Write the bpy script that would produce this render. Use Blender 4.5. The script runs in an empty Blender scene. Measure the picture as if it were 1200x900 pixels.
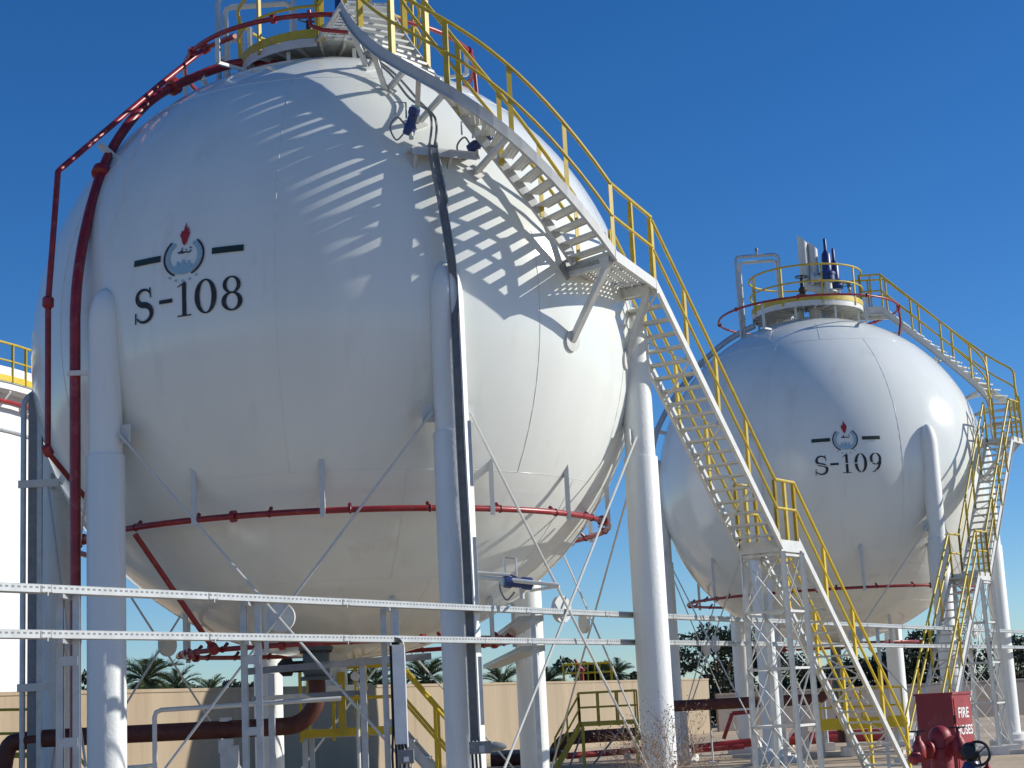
import bpy, math, random
from mathutils import Vector, Matrix
rad = math.radians
random.seed(7)
sc = bpy.context.scene
col = sc.collection
V = Vector

# ------------------------------------------------------------------ camera
FPX = 1980.0; EYE = 1.8
PITCH = math.atan(375/1980); ROLL = rad(2.85)
FW = V((0, math.cos(PITCH), math.sin(PITCH)))
_r0 = V((1, 0, 0)); _u0 = V((0, -math.sin(PITCH), math.cos(PITCH)))
RT = _r0*math.cos(ROLL) - _u0*math.sin(ROLL)
UP = _r0*math.sin(ROLL) + _u0*math.cos(ROLL)
CAM = V((0, 0, EYE))
cd = bpy.data.cameras.new('camera'); cam = bpy.data.objects.new('camera', cd); col.objects.link(cam)
cd.sensor_fit = 'HORIZONTAL'; cd.sensor_width = 36; cd.lens = 36*FPX/1200
cd.clip_start = .1; cd.clip_end = 6000
M = Matrix.Identity(4)
for i in range(3):
    M[i][0] = RT[i]; M[i][1] = UP[i]; M[i][2] = -FW[i]; M[i][3] = CAM[i]
cam.matrix_world = M
sc.camera = cam

def ray(x, y):
    return (FW + RT*((x-600)/FPX) - UP*((y-450)/FPX)).normalized()
def at(x, y, Y):
    d = ray(x, y); return CAM + d*(Y/d.y)
def atz(x, y, z):
    d = ray(x, y); return CAM + d*((z-EYE)/d.z)
def sph(x, y, c, R):
    d = ray(x, y); o = CAM-c; b = d.dot(o); D = max(0, b*b-(o.dot(o)-R*R))
    return CAM + d*(-b-math.sqrt(D))

# ------------------------------------------------------------------ materials
MATS = {}
def mat(name, color, rough=.5, var=.12, scale=3.0, metal=0.0, bump=0.0, bscale=40, streak=False, dirt=None, spec=.5):
    m = bpy.data.materials.new(name); m.use_nodes = True
    nt = m.node_tree; N = nt.nodes; L = nt.links
    b = N['Principled BSDF']
    b.inputs['Roughness'].default_value = rough; b.inputs['Metallic'].default_value = metal
    b.inputs['Specular IOR Level'].default_value = spec
    tc = N.new('ShaderNodeTexCoord'); mp = N.new('ShaderNodeMapping'); L.new(tc.outputs['Object'], mp.inputs['Vector'])
    if streak: mp.inputs['Scale'].default_value = (1, 1, .12)
    n1 = N.new('ShaderNodeTexNoise'); n1.inputs['Scale'].default_value = scale; n1.inputs['Detail'].default_value = 8
    n1.inputs['Roughness'].default_value = .62
    L.new(mp.outputs['Vector'], n1.inputs['Vector'])
    cr = N.new('ShaderNodeValToRGB')
    cr.color_ramp.elements[0].position = .32; cr.color_ramp.elements[1].position = .68
    c = V(color)
    cr.color_ramp.elements[0].color = (*(c*(1-var)), 1); cr.color_ramp.elements[1].color = (*[min(1, k) for k in c*(1+var*.6)], 1)
    L.new(n1.outputs['Fac'], cr.inputs['Fac'])
    out = cr.outputs['Color']
    if dirt:
        dcol, dlo, dhi, dsc = dirt
        n2 = N.new('ShaderNodeTexNoise'); n2.inputs['Scale'].default_value = dsc; n2.inputs['Detail'].default_value = 10; n2.inputs['Roughness'].default_value = .7
        L.new(mp.outputs['Vector'], n2.inputs['Vector'])
        r2 = N.new('ShaderNodeValToRGB'); r2.color_ramp.elements[0].position = dlo; r2.color_ramp.elements[1].position = dhi
        L.new(n2.outputs['Fac'], r2.inputs['Fac'])
        mx = N.new('ShaderNodeMix'); mx.data_type = 'RGBA'
        L.new(r2.outputs['Color'], mx.inputs[0]); L.new(out, mx.inputs[6]); mx.inputs[7].default_value = (*dcol, 1)
        out = mx.outputs[2]
    L.new(out, b.inputs['Base Color'])
    if bump:
        nb = N.new('ShaderNodeTexNoise'); nb.inputs['Scale'].default_value = bscale; nb.inputs['Detail'].default_value = 4
        L.new(tc.outputs['Object'], nb.inputs['Vector'])
        bp = N.new('ShaderNodeBump'); bp.inputs['Strength'].default_value = bump; bp.inputs['Distance'].default_value = .02
        L.new(nb.outputs['Fac'], bp.inputs['Height']); L.new(bp.outputs['Normal'], b.inputs['Normal'])
    MATS[name] = m
    return m

mat('shell_white', (.745, .775, .74), .13, .045, 1.1, streak=True, dirt=((.60, .58, .52), .56, .86, 1.6), spec=.5)
mat('leg_white', (.76, .785, .765), .5, .06, 2.5, bump=.25, bscale=22, streak=True, dirt=((.56, .53, .47), .56, .84, 2.2))
mat('steel_white', (.60, .61, .585), .5, .10, 5, dirt=((.42, .38, .33), .62, .74, 9))
mat('galv', (.50, .52, .54), .42, .18, 7, metal=.35, dirt=((.33, .34, .35), .55, .75, 14))
mat('pale_metal', (.74, .76, .78), .35, .1, 7, metal=.2)
mat('grey_paint', (.47, .48, .475), .5, .1, 5, dirt=((.28, .26, .23), .6, .76, 9))
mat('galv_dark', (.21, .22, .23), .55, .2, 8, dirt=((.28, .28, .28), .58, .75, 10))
mat('yellow', (.50, .37, .03), .5, .18, 6, dirt=((.30, .24, .12), .56, .72, 9))
mat('yellow_bright', (.62, .45, .02), .5, .12, 6, dirt=((.40, .28, .06), .62, .75, 12))
mat('red', (.27, .018, .022), .36, .3, 4, dirt=((.34, .085, .075), .52, .74, 6))
mat('red_dark', (.17, .012, .02), .45, .15, 5)
mat('red_fire', (.30, .02, .025), .5, .2, 3, dirt=((.33, .10, .085), .52, .76, 5), bump=.12, bscale=50)
mat('oxide', (.10, .026, .018), .65, .25, 4, dirt=((.15, .07, .05), .55, .72, 8), bump=.2)
mat('blue', (.02, .04, .16), .4, .1, 8)
mat('black', (.015, .015, .018), .5, .2, 8)
mat('ink', (.013, .014, .020), .6, .25, 6, dirt=((.10, .10, .105), .52, .80, 9))
mat('ink_green', (.012, .03, .024), .55, .15, 6)
mat('ink_red', (.36, .02, .025), .5, .1, 6)
mat('ink_blue', (.27, .45, .56), .5, .08, 6)
mat('white_letter', (.78, .76, .74), .5, .1, 20)
mat('wall_beige', (.35, .28, .19), .85, .12, .8, streak=True, dirt=((.25, .18, .115), .50, .82, 1.3), bump=.25, bscale=30)
mat('wall_grey', (.40, .34, .29), .85, .12, .8, dirt=((.30, .23, .16), .56, .78, 1.4), bump=.25, bscale=30)
mat('concrete', (.55, .52, .47), .8, .12, 5, bump=.3, bscale=40)
mat('pad_white', (.72, .70, .66), .7, .10, 5, bump=.2, bscale=30)
mat('tank_white', (.80, .81, .80), .4, .03, .6)
mat('frond', (.055, .085, .03), .6, .35, 1.5)
mat('frond_dry', (.20, .15, .08), .7, .3, 2)
mat('leaf', (.055, .075, .032), .6, .45, .9)
mat('leaf_dark', (.040, .056, .028), .6, .45, .7)
mat('bark', (.16, .12, .085), .9, .3, 5, bump=.6, bscale=12)
mat('twig', (.34, .25, .18), .85, .3, 9)
mat('valve_grey', (.10, .12, .12), .5, .2, 6, dirt=((.16, .13, .10), .55, .7, 8))

# ground
gm = bpy.data.materials.new('ground'); gm.use_nodes = True
nt = gm.node_tree; N = nt.nodes; Lk = nt.links; b = N['Principled BSDF']; b.inputs['Roughness'].default_value = .95
tc = N.new('ShaderNodeTexCoord')
n1 = N.new('ShaderNodeTexNoise'); n1.inputs['Scale'].default_value = .22; n1.inputs['Detail'].default_value = 10; n1.inputs['Roughness'].default_value = .65
n2 = N.new('ShaderNodeTexNoise'); n2.inputs['Scale'].default_value = 6; n2.inputs['Detail'].default_value = 8
Lk.new(tc.outputs['Object'], n1.inputs['Vector']); Lk.new(tc.outputs['Object'], n2.inputs['Vector'])
r1 = N.new('ShaderNodeValToRGB'); r1.color_ramp.elements[0].position = .35; r1.color_ramp.elements[1].position = .68
r1.color_ramp.elements[0].color = (.41, .315, .205, 1); r1.color_ramp.elements[1].color = (.64, .51, .355, 1)
r2 = N.new('ShaderNodeValToRGB'); r2.color_ramp.elements[0].position = .3; r2.color_ramp.elements[1].position = .7
r2.color_ramp.elements[0].color = (.72, .72, .72, 1); r2.color_ramp.elements[1].color = (1, 1, 1, 1)
Lk.new(n1.outputs['Fac'], r1.inputs['Fac']); Lk.new(n2.outputs['Fac'], r2.inputs['Fac'])
mx = N.new('ShaderNodeMix'); mx.data_type = 'RGBA'; mx.blend_type = 'MULTIPLY'; mx.inputs[0].default_value = 1
Lk.new(r1.outputs['Color'], mx.inputs[6]); Lk.new(r2.outputs['Color'], mx.inputs[7]); Lk.new(mx.outputs[2], b.inputs['Base Color'])
bp = N.new('ShaderNodeBump'); bp.inputs['Strength'].default_value = .5; bp.inputs['Distance'].default_value = .03
Lk.new(n2.outputs['Fac'], bp.inputs['Height']); Lk.new(bp.outputs['Normal'], b.inputs['Normal'])
MATS['ground'] = gm

# perforated cable tray: rows of slots along the local x axis
def slot_mat(name, base, dark, pitch, zlo, zhi):
    m = mat(name, base, .42, .12, 6, metal=.25)
    nt = m.node_tree; N = nt.nodes; L = nt.links; b = N['Principled BSDF']
    src = b.inputs['Base Color'].links[0].from_socket
    tc = N.new('ShaderNodeTexCoord'); sp = N.new('ShaderNodeSeparateXYZ'); L.new(tc.outputs['Object'], sp.inputs[0])
    def mth(op, a, bb):
        n = N.new('ShaderNodeMath'); n.operation = op
        for k, v in ((0, a), (1, bb)):
            if isinstance(v, (int, float)): n.inputs[k].default_value = v
            else: L.new(v, n.inputs[k])
        return n.outputs[0]
    fx = mth('FRACT', mth('DIVIDE', sp.outputs[0], pitch), 0)
    a = mth('LESS_THAN', fx, .55)
    z1 = mth('GREATER_THAN', sp.outputs[2], zlo); z2 = mth('LESS_THAN', sp.outputs[2], zhi)
    f = mth('MULTIPLY', mth('MULTIPLY', a, z1), z2)
    mx = N.new('ShaderNodeMix'); mx.data_type = 'RGBA'; L.new(f, mx.inputs[0]); L.new(src, mx.inputs[6]); mx.inputs[7].default_value = (*dark, 1)
    L.new(mx.outputs[2], b.inputs['Base Color'])
    return m
slot_mat('tray', (.45, .47, .47), (.17, .18, .19), .075, -.008, .012)

# ------------------------------------------------------------------ mesh builder
ORG = {}
class MB:
    def __init__(s): s.v = []; s.f = []
    def quad_ring(s, rings, closed=False, caps=True):
        n = len(rings[0]); o = len(s.v)
        for r in rings: s.v += r
        k = len(rings)
        for i in range(k if closed else k-1):
            a = o+i*n; bb = o+((i+1) % k)*n
            for j in range(n):
                s.f.append((a+j, a+(j+1) % n, bb+(j+1) % n, bb+j))
        if caps and not closed:
            s.f.append(tuple(o+j for j in reversed(range(n)))); s.f.append(tuple(o+(k-1)*n+j for j in range(n)))
        return s
    def box(s, c, size, ax=None):
        c = V(c); X, Y, Z = ax or (V((1, 0, 0)), V((0, 1, 0)), V((0, 0, 1)))
        hx, hy, hz = size[0]/2, size[1]/2, size[2]/2
        o = len(s.v)
        for dz in (-hz, hz):
            for dx, dy in ((-hx, -hy), (hx, -hy), (hx, hy), (-hx, hy)): s.v.append(c+X*dx+Y*dy+Z*dz)
        for q in ((3, 2, 1, 0), (4, 5, 6, 7), (0, 1, 5, 4), (1, 2, 6, 5), (2, 3, 7, 6), (3, 0, 4, 7)): s.f.append(tuple(o+k for k in q))
        return s
    def bar(s, p, q, w, h, up=V((0, 0, 1))):
        p = V(p); q = V(q); d = (q-p); l = d.length
        if l < 1e-6: return s
        d /= l
        if abs(d.dot(up)) > .98: up = V((1, 0, 0)) if abs(d.x) < .9 else V((0, 1, 0))
        y = up.cross(d).normalized(); z = d.cross(y)
        return s.box((p+q)/2, (l, w, h), (d, y, z))
    def tube(s, pts, r, n=8, closed=False, caps=True, radii=None):
        pts = [V(p) for p in pts]; k = len(pts); rings = []
        ref = None
        for i, p in enumerate(pts):
            a = pts[i-1] if (i or closed) else p; c = pts[(i+1) % k] if (i < k-1 or closed) else p
            t = (c-a).normalized()
            if ref is None:
                ref = V((0, 0, 1)) if abs(t.z) < .9 else V((1, 0, 0))
            y = (ref - t*ref.dot(t)).normalized(); x = y.cross(t); ref = y
            rr = radii[i] if radii else r
            rings.append([p + x*(rr*math.cos(2*math.pi*j/n)) + y*(rr*math.sin(2*math.pi*j/n)) for j in range(n)])
        return s.quad_ring(rings, closed, caps)
    def cyl(s, p, q, r, r2=None, n=16): return s.tube([p, q], r, n, radii=[r, r if r2 is None else r2])
    def lathe(s, c, prof, n=24, axis=V((0, 0, 1))):
        c = V(c); z = axis.normalized(); x = (V((1, 0, 0)) if abs(z.x) < .9 else V((0, 1, 0))); x = (x-z*x.dot(z)).normalized(); y = z.cross(x)
        rings = [[c + x*(r*math.cos(2*math.pi*j/n)) + y*(r*math.sin(2*math.pi*j/n)) + z*h for j in range(n)] for r, h in prof]
        return s.quad_ring(rings)
    def ring(s, c, R, r, n=64, m=8, axis=V((0, 0, 1)), a0=0, a1=360):
        c = V(c); z = axis.normalized(); x = (V((1, 0, 0)) if abs(z.x) < .9 else V((0, 1, 0))); x = (x-z*x.dot(z)).normalized(); y = z.cross(x)
        full = abs(a1-a0) >= 359.9
        k = n if full else n+1
        pts = [c + x*(R*math.cos(rad(a0+(a1-a0)*i/n))) + y*(R*math.sin(rad(a0+(a1-a0)*i/n))) for i in range(k)]
        return s.tube(pts, r, m, closed=full)
    def face(s, pts):
        o = len(s.v); s.v += [V(p) for p in pts]; s.f.append(tuple(range(o, o+len(pts)))); return s
    def build(s, name, m, parent=None, smooth=False, origin=None, mw=None):
        org = V(origin) if origin is not None else (ORG[parent.name] if parent is not None else (sum(s.v, V())/len(s.v)))
        me = bpy.data.meshes.new(name)
        me.from_pydata([tuple(p-org) for p in s.v] if mw is None else [tuple(p) for p in s.v], [], s.f)
        me.materials.append(MATS[m]); me.validate(); me.update()
        if smooth:
            me.polygons.foreach_set('use_smooth', [True]*len(me.polygons))
            if smooth == 'auto':
                try: me.set_sharp_from_angle(angle=rad(40))
                except Exception: pass
        ob = bpy.data.objects.new(name, me); col.objects.link(ob)
        if parent is not None:
            ob.parent = parent
            ob.location = org-ORG[parent.name]
        else: ob.location = org
        if mw is not None: ob.matrix_world = mw
        ORG[ob.name] = org if mw is None else mw.translation.copy()
        return ob
S = 'auto'
def tag(o, label, cat, group=None, kind=None):
    if label: o['label'] = label
    if cat: o['category'] = cat
    if group: o['group'] = group
    if kind: o['kind'] = kind
    return o
def thing(name, loc, label, cat, group=None):
    o = bpy.data.objects.new(name, None); col.objects.link(o); o.location = loc; o.empty_display_size = .2
    ORG[o.name] = V(loc); return tag(o, label, cat, group)
SPLIT = {'emblem_bar', 'emblem_arc', 'emblem_dot', 'saddle', 'bracket', 'clamp', 'perforated_cover', 'cable', 'bolt', 'rung', 'rail', 'brace', 'floor_beam', 'fire_pipe', 'conduit', 'cabinet_leg', 'spoke'}
def pieces(b):
    par = list(range(len(b.v)))
    def find(i):
        while par[i] != i: par[i] = par[par[i]]; i = par[i]
        return i
    for f in b.f:
        r = find(f[0])
        for k in f[1:]: par[find(k)] = r
    grp = {}
    for f in b.f: grp.setdefault(find(f[0]), []).append(f)
    out = []
    for fs in grp.values():
        n = MB(); mp = {}
        for f in fs:
            for k in f:
                if k not in mp: mp[k] = len(n.v); n.v.append(b.v[k])
            n.f.append(tuple(mp[k] for k in f))
        out.append(n)
    return out
def part(fn, name, m, parent, smooth=S):
    b = MB(); fn(b)
    if name in SPLIT:
        for q in pieces(b): o = q.build(name, m, parent, smooth)
        return o
    return b.build(name, m, parent, smooth)
def spline(pts, n=8):
    pts = [V(p) for p in pts]; out = []
    for i in range(len(pts)-1):
        p0 = pts[max(i-1, 0)]; p1 = pts[i]; p2 = pts[i+1]; p3 = pts[min(i+2, len(pts)-1)]
        for k in range(n):
            t = k/n
            out.append(.5*((2*p1)+(p2-p0)*t+(2*p0-5*p1+4*p2-p3)*t*t+(3*p1-p0-3*p2+p3)*t**3))
    out.append(pts[-1]); return out
def resample(pts, n):
    ds = [0]
    for a, c in zip(pts, pts[1:]): ds.append(ds[-1]+(c-a).length)
    out = []; j = 0
    for i in range(n):
        s = ds[-1]*i/(n-1)
        while j < len(pts)-2 and ds[j+1] < s: j += 1
        t = (s-ds[j])/max(1e-9, ds[j+1]-ds[j]); out.append(pts[j].lerp(pts[j+1], min(1, t)))
    return out
def plen(pts): return sum((c-a).length for a, c in zip(pts, pts[1:]))

# ------------------------------------------------------------------ sky and sun
SUN_AZ, SUN_EL = 84.0, 26.5          # degrees right of the view direction (+Y), above the horizon
w = bpy.data.worlds.new('World'); sc.world = w; w.use_nodes = True
nt = w.node_tree; bg = nt.nodes['Background']; sky = nt.nodes.new('ShaderNodeTexSky'); sky.sky_type = 'NISHITA'
sky.sun_disc = False; sky.sun_elevation = rad(SUN_EL); sky.sun_rotation = rad(SUN_AZ)
sky.altitude = 1500; sky.air_density = 1.0; sky.dust_density = .05; sky.ozone_density = 3.0
hs = nt.nodes.new('ShaderNodeHueSaturation'); hs.inputs['Saturation'].default_value = 1.28; hs.inputs['Value'].default_value = .9
nt.links.new(sky.outputs[0], hs.inputs['Color'])
tn_ = nt.nodes.new('ShaderNodeMix'); tn_.data_type = 'RGBA'; tn_.blend_type = 'MULTIPLY'; tn_.inputs[0].default_value = 1; tn_.inputs[7].default_value = (.80, .96, 1.17, 1)
nt.links.new(hs.outputs[0], tn_.inputs[6])
nt.links.new(tn_.outputs[2], bg.inputs['Color']); bg.inputs['Strength'].default_value = .095
sd = V((math.sin(rad(SUN_AZ))*math.cos(rad(SUN_EL)), math.cos(rad(SUN_AZ))*math.cos(rad(SUN_EL)), math.sin(rad(SUN_EL))))
sl = bpy.data.lights.new('sun', 'SUN'); sl.energy = 4.4; sl.angle = rad(.5); sl.color = (1, .95, .86)
so = bpy.data.objects.new('sun', sl); col.objects.link(so); so.rotation_euler = (-sd).to_track_quat('-Z', 'Y').to_euler(); so.location = (30, 20, 30)
sc.view_settings.view_transform = 'Standard'; sc.view_settings.look = 'None'; sc.view_settings.exposure = .25; sc.view_settings.gamma = 1
sc.view_settings.use_curve_mapping = False

# ------------------------------------------------------------------ ground
gb = MB(); gb.face([(-1500, -300, 0), (1500, -300, 0), (1500, 3000, 0), (-1500, 3000, 0)])
g = gb.build('ground', 'ground', origin=(0, 0, 0)); g['kind'] = 'structure'

# ------------------------------------------------------------------ tanks
C1 = V((-2.878, 27.848, 7.645)); R1 = 5.0
C2 = V((8.76, 48.394, 7.721)); R2 = 4.66

def ico_shell(c, R):
    b = MB(); nl, nm = 96, 48
    b.v.append(c-V((0, 0, R)))
    for i in range(1, nm):
        e = -math.pi/2+math.pi*i/nm
        for j in range(nl):
            a = 2*math.pi*j/nl; b.v.append(c+V((R*math.cos(e)*math.cos(a), R*math.cos(e)*math.sin(a), R*math.sin(e))))
    b.v.append(c+V((0, 0, R))); top = len(b.v)-1
    for j in range(nl):
        b.f.append((0, 1+(j+1) % nl, 1+j)); a = 1+(nm-2)*nl; b.f.append((a+j, a+(j+1) % nl, top))
    for i in range(nm-2):
        for j in range(nl):
            a = 1+i*nl; b.f.append((a+j, a+(j+1) % nl, a+nl+(j+1) % nl, a+nl+j))
    return b

class Decal:
    """flat marks laid on a sphere: (u, v) metres right / up from an azimuth and elevation"""
    def __init__(s, c, R, az, el=0): s.c = c; s.R = R; s.az = rad(az); s.el = rad(el)
    def p(s, u, v, off=.012):
        e = s.el+v/s.R; a = s.az+u/s.R; r = s.R+off
        return s.c+V((r*math.cos(e)*math.cos(a), r*math.cos(e)*math.sin(a), r*math.sin(e)))
    def poly(s, b, pts):
        cx = sum(p[0] for p in pts)/len(pts); cy = sum(p[1] for p in pts)/len(pts); n = len(pts)
        for i in range(n): b.face([s.p(cx, cy), s.p(*pts[i]), s.p(*pts[(i+1) % n])])
    def rect(s, b, x0, y0, x1, y1, n=4):
        for i in range(n):
            a = x0+(x1-x0)*i/n; c = x0+(x1-x0)*(i+1)/n
            b.face([s.p(a, y0), s.p(c, y0), s.p(c, y1), s.p(a, y1)])
    def strip(s, b, pts):     # pts: (x, y, half width)
        L = []; 
        for i, (x, y, h) in enumerate(pts):
            x0, y0, _ = pts[max(i-1, 0)]; x1, y1, _ = pts[min(i+1, len(pts)-1)]
            l = math.hypot(x1-x0, y1-y0) or 1; nx, ny = -(y1-y0)/l, (x1-x0)/l
            L.append((s.p(x+nx*h, y+ny*h), s.p(x-nx*h, y-ny*h)))
        for (a, c), (d, e) in zip(L, L[1:]): b.face([c, e, d, a])
    def ring(s, b, cx, cy, ro, ri, a0=0, a1=360, n=36):
        for i in range(n):
            t0 = rad(a0+(a1-a0)*i/n); t1 = rad(a0+(a1-a0)*(i+1)/n)
            q = lambda r, t: s.p(cx+r[0]*math.cos(t), cy+r[1]*math.sin(t))
            b.face([q(ri, t0), q(ro, t0), q(ro, t1), q(ri, t1)])

def glyph(D, b, ch, cx, cy, wd, h):
    """didone-like numerals with thick stems, box centred on (cx, cy), width wd, height h"""
    X = lambda x: cx+x*wd; Y = lambda y: cy+y*h
    if ch == '-': D.rect(b, X(-.5), cy-.055*h, X(.5), cy+.06*h)
    elif ch == '1':
        D.rect(b, X(-.14), Y(-.47), X(.16), Y(.46), 2); D.rect(b, X(-.5), Y(-.5), X(.5), Y(-.462), 2)
        D.strip(b, [(X(-.48), Y(.36), .012*h), (X(-.2), Y(.42), .02*h), (X(.10), Y(.49), .022*h)])
    elif ch == '0':
        D.ring(b, cx, cy, (.5*wd, .5*h), (.27*wd, .455*h))
    elif ch in '89':
        if ch == '8':
            D.ring(b, cx, Y(.25), (.43*wd, .25*h), (.24*wd, .21*h)); D.ring(b, cx, Y(-.225), (.5*wd, .275*h), (.28*wd, .225*h))
        else:
            D.ring(b, cx, Y(.19), (.5*wd, .31*h), (.28*wd, .265*h))
            D.strip(b, [(X(.39), Y(.16), .10*wd), (X(.36), Y(-.05), .11*wd), (X(.2), Y(-.28), .09*wd), (X(-.08), Y(-.44), .05*wd), (X(-.34), Y(-.5), .02*wd)])
    elif ch == 'S':
        pts = []
        for i in range(13):
            t = rad(25+(270-25)*i/12); k = i/12
            pts.append((X(.02+.36*math.cos(t)), Y(.235+.225*math.sin(t)), wd*(.035+.10*k**1.2)))
        for i in range(1, 14):
            t = rad(90-(90+155)*i/13); k = i/13
            pts.append((X(.0+.42*math.cos(t)), Y(-.24+.25*math.sin(t)), wd*(.135-.105*k**1.1)))
        D.strip(b, pts)
        D.strip(b, [(X(.33), Y(.5), .03*wd), (X(.38), Y(.2), .03*wd)]); D.strip(b, [(X(-.45), Y(-.52), .03*wd), (X(-.42), Y(-.2), .035*wd)])

def lettering(tank, c, R, az, vt, chars, stencil):
    D = Decal(c, R, az)
    h = .50
    for ch, u0, u1 in chars:
        b = MB(); glyph(D, b, ch, (u0+u1)/2, vt, u1-u0, h)
        nm = {'S': 'letter', '-': 'hyphen'}.get(ch, 'numeral')
        o = b.build(nm, 'ink', tank)
        if stencil and ch not in '-':           # unpainted stencil bridges
            b2 = MB(); m = (u0+u1)/2
            D2 = Decal(c, R+.004, az)
            D2.strip(b2, [(u0-.01, vt+(.05 if ch != '1' else .0), .010), (m, vt, .010), (u1+.01, vt-(.05 if ch != '1' else 0), .010)] if ch in 'S1' else [(m, vt+.27, .011), (m, vt+.20, .011)])
            if ch in '089': D2.strip(b2, [(m, vt-.27, .011), (m, vt-.2, .011)]); D2.strip(b2, [(u0-.01, vt, .011), (u0+.11, vt, .011)])
            b2.build('stencil_gap', 'shell_white', o)
    cy = vt+.635
    for u0, u1 in ((-.90, -.42), (.42, .90)):
        e = MB(); D.rect(e, u0, cy-.03, u1, cy+.065, 5); e.build('emblem_bar', 'ink_green', tank)
    for q0, q1 in ((130, 245), (-65, 50)):
        e = MB(); D.ring(e, -.03, cy, (.335, .315), (.305, .285), q0, q1); e.build('emblem_arc', 'ink', tank)
    e = MB(); D.ring(e, -.03, cy, (.285, .27), (.228, .216), 125, 415)
    for a, hh in ((-.12, .11), (-.03, .13), (.06, .11)):
        D.rect(e, -.03+a+.03-.045, cy-.235, -.03+a+.03+.045, cy-.235+hh, 1); D.rect(e, -.03+a+.03-.018, cy-.13, -.03+a+.03+.018, cy-.235+hh+.05, 1)
    e.build('emblem_gear', 'ink_blue', tank)
    for k in range(5):
        e = MB(); t = rad(-125+17.5*k); D.ring(e, -.03+.37*math.cos(t), cy+.37*math.sin(t), (.021, .021), (.001, .001), n=8); e.build('emblem_dot', 'ink_blue', tank)
    e = MB()
    D.poly(e, [(-.03+x*.95, cy+y) for x, y in ((0, .16), (.035, .20), (.07, .30), (.088, .37), (.06, .36), (.075, .42), (.045, .40), (.05, .46), (.02, .43), (.005, .53), (-.02, .45), (-.03, .39), (-.06, .40), (-.075, .36), (-.085, .33), (-.06, .28), (-.03, .20))])
    e.build('emblem_flame', 'ink_red', tank)
    e = MB(); t = cy+.075
    D.strip(e, [(.08, t-.02, .008), (.05, t-.025, .010), (.02, t-.02, .009), (.0, t-.012, .010), (-.03, t-.022, .010), (-.07, t-.022, .010), (-.10, t-.022, .009), (-.13, t-.005, .008)])
    D.strip(e, [(.08, t-.02, .008), (.085, t+.02, .007)]); D.strip(e, [(-.06, t-.02, .008), (-.06, t+.06, .008)])
    D.strip(e, [(-.03, t-.02, .008), (-.075, t+.01, .009), (-.10, t-.015, .008)])
    D.rect(e, .065, t+.035, .095, t+.055, 1); D.rect(e, .0, t+.012, .02, t+.028, 1)
    e.build('emblem_script', 'ink', tank)

def build_tank(c, R, a0, label, legd, ztop, zcap, az_seams):
    t = thing('spherical_tank', (c.x, c.y, 0), label, 'tank')
    ico_shell(c, R).build('shell', 'shell_white', t, True)
    # weld seams: slightly raised beads
    for el in (48, -30, -52):
        b = MB(); rr = R*math.cos(rad(el)); b.ring(c+V((0, 0, R*math.sin(rad(el)))), rr-.001, .004, 96, 6); b.build('weld_seam', 'shell_white', t, True)
    for az, e0, e1 in az_seams:
        b = MB(); pts = []
        for i in range(25):
            e = rad(e0+(e1-e0)*i/24); pts.append(c+V((math.cos(e)*math.cos(rad(az)), math.cos(e)*math.sin(rad(az)), math.sin(e)))*(R-.001))
        b.tube(pts, .0045, 6); b.build('weld_seam', 'shell_white', t, True)
    legs = []
    for k in range(6):
        a = rad(a0+60*k-(7 if k == 5 and R > 4.9 else 0)); px, py = c.x+R*math.cos(a), c.y+R*math.sin(a); out = V((math.cos(a), math.sin(a), 0))
        b = MB(); r = legd/2
        b.lathe((px, py, 0), [(r*1.0, .3), (r, ztop), (r*.985, ztop+.01)], 28)
        lg = b.build('leg', 'leg_white', t, S)
        b = MB(); r2 = r*.885
        b.lathe((px, py, 0), [(r2, ztop-.02), (r2, zcap-.55)] + [(r2*math.cos(rad(q)), zcap-.55+.55*math.sin(rad(q))) for q in (12, 24, 36, 48, 60, 72, 81, 88)], 28)
        b.build('upper_leg', 'leg_white', lg, S)
        b = MB(); b.lathe((px, py, 0), [(.62, -.05), (.62, .14), (.58, .18)], 24); b.lathe((px, py, 0), [(.42, .16), (.42, .30), (.34, .36)], 24)
        b.build('footing', 'pad_white', lg, S)
        # gusset plates each side
        tn = V((-out.y, out.x, 0))
        b = MB()
        for sgn in (-1, 1):
            q = V((px, py, 0))+tn*(sgn*(r+.04))-out*.10
            b = MB(); b.box(q+V((0, 0, ztop+.30)), (.18, .03, .26), (tn, out, V((0, 0, 1))))
            b.build('gusset', 'steel_white', lg)
        legs.append((V((px, py, 0)), out, tn))
    zt, zb = ztop+.30, .42
    for k in range(6):
        p, _, tn = legs[k]; q, _, tm = legs[(k+1) % 6]
        for i, (za, zc) in enumerate(((zt, zb), (zb, zt))):
            b = MB(); A = p+tn*.28+V((0, 0, za)); B = q-tm*.28+V((0, 0, zc)); b.tube([A, B], .019, 6); b.build('brace_rod', 'steel_white', t, S)
        m = (p+q)/2; dr = (q-p).normalized(); nn = V((dr.y, -dr.x, 0))
        b = MB(); b.lathe(m+V((0, 0, (zt+zb)/2)), [(.20, -.03), (.20, .03)], 24, nn); b.build('brace_disc', 'steel_white', t, S)
    return t, legs

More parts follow.
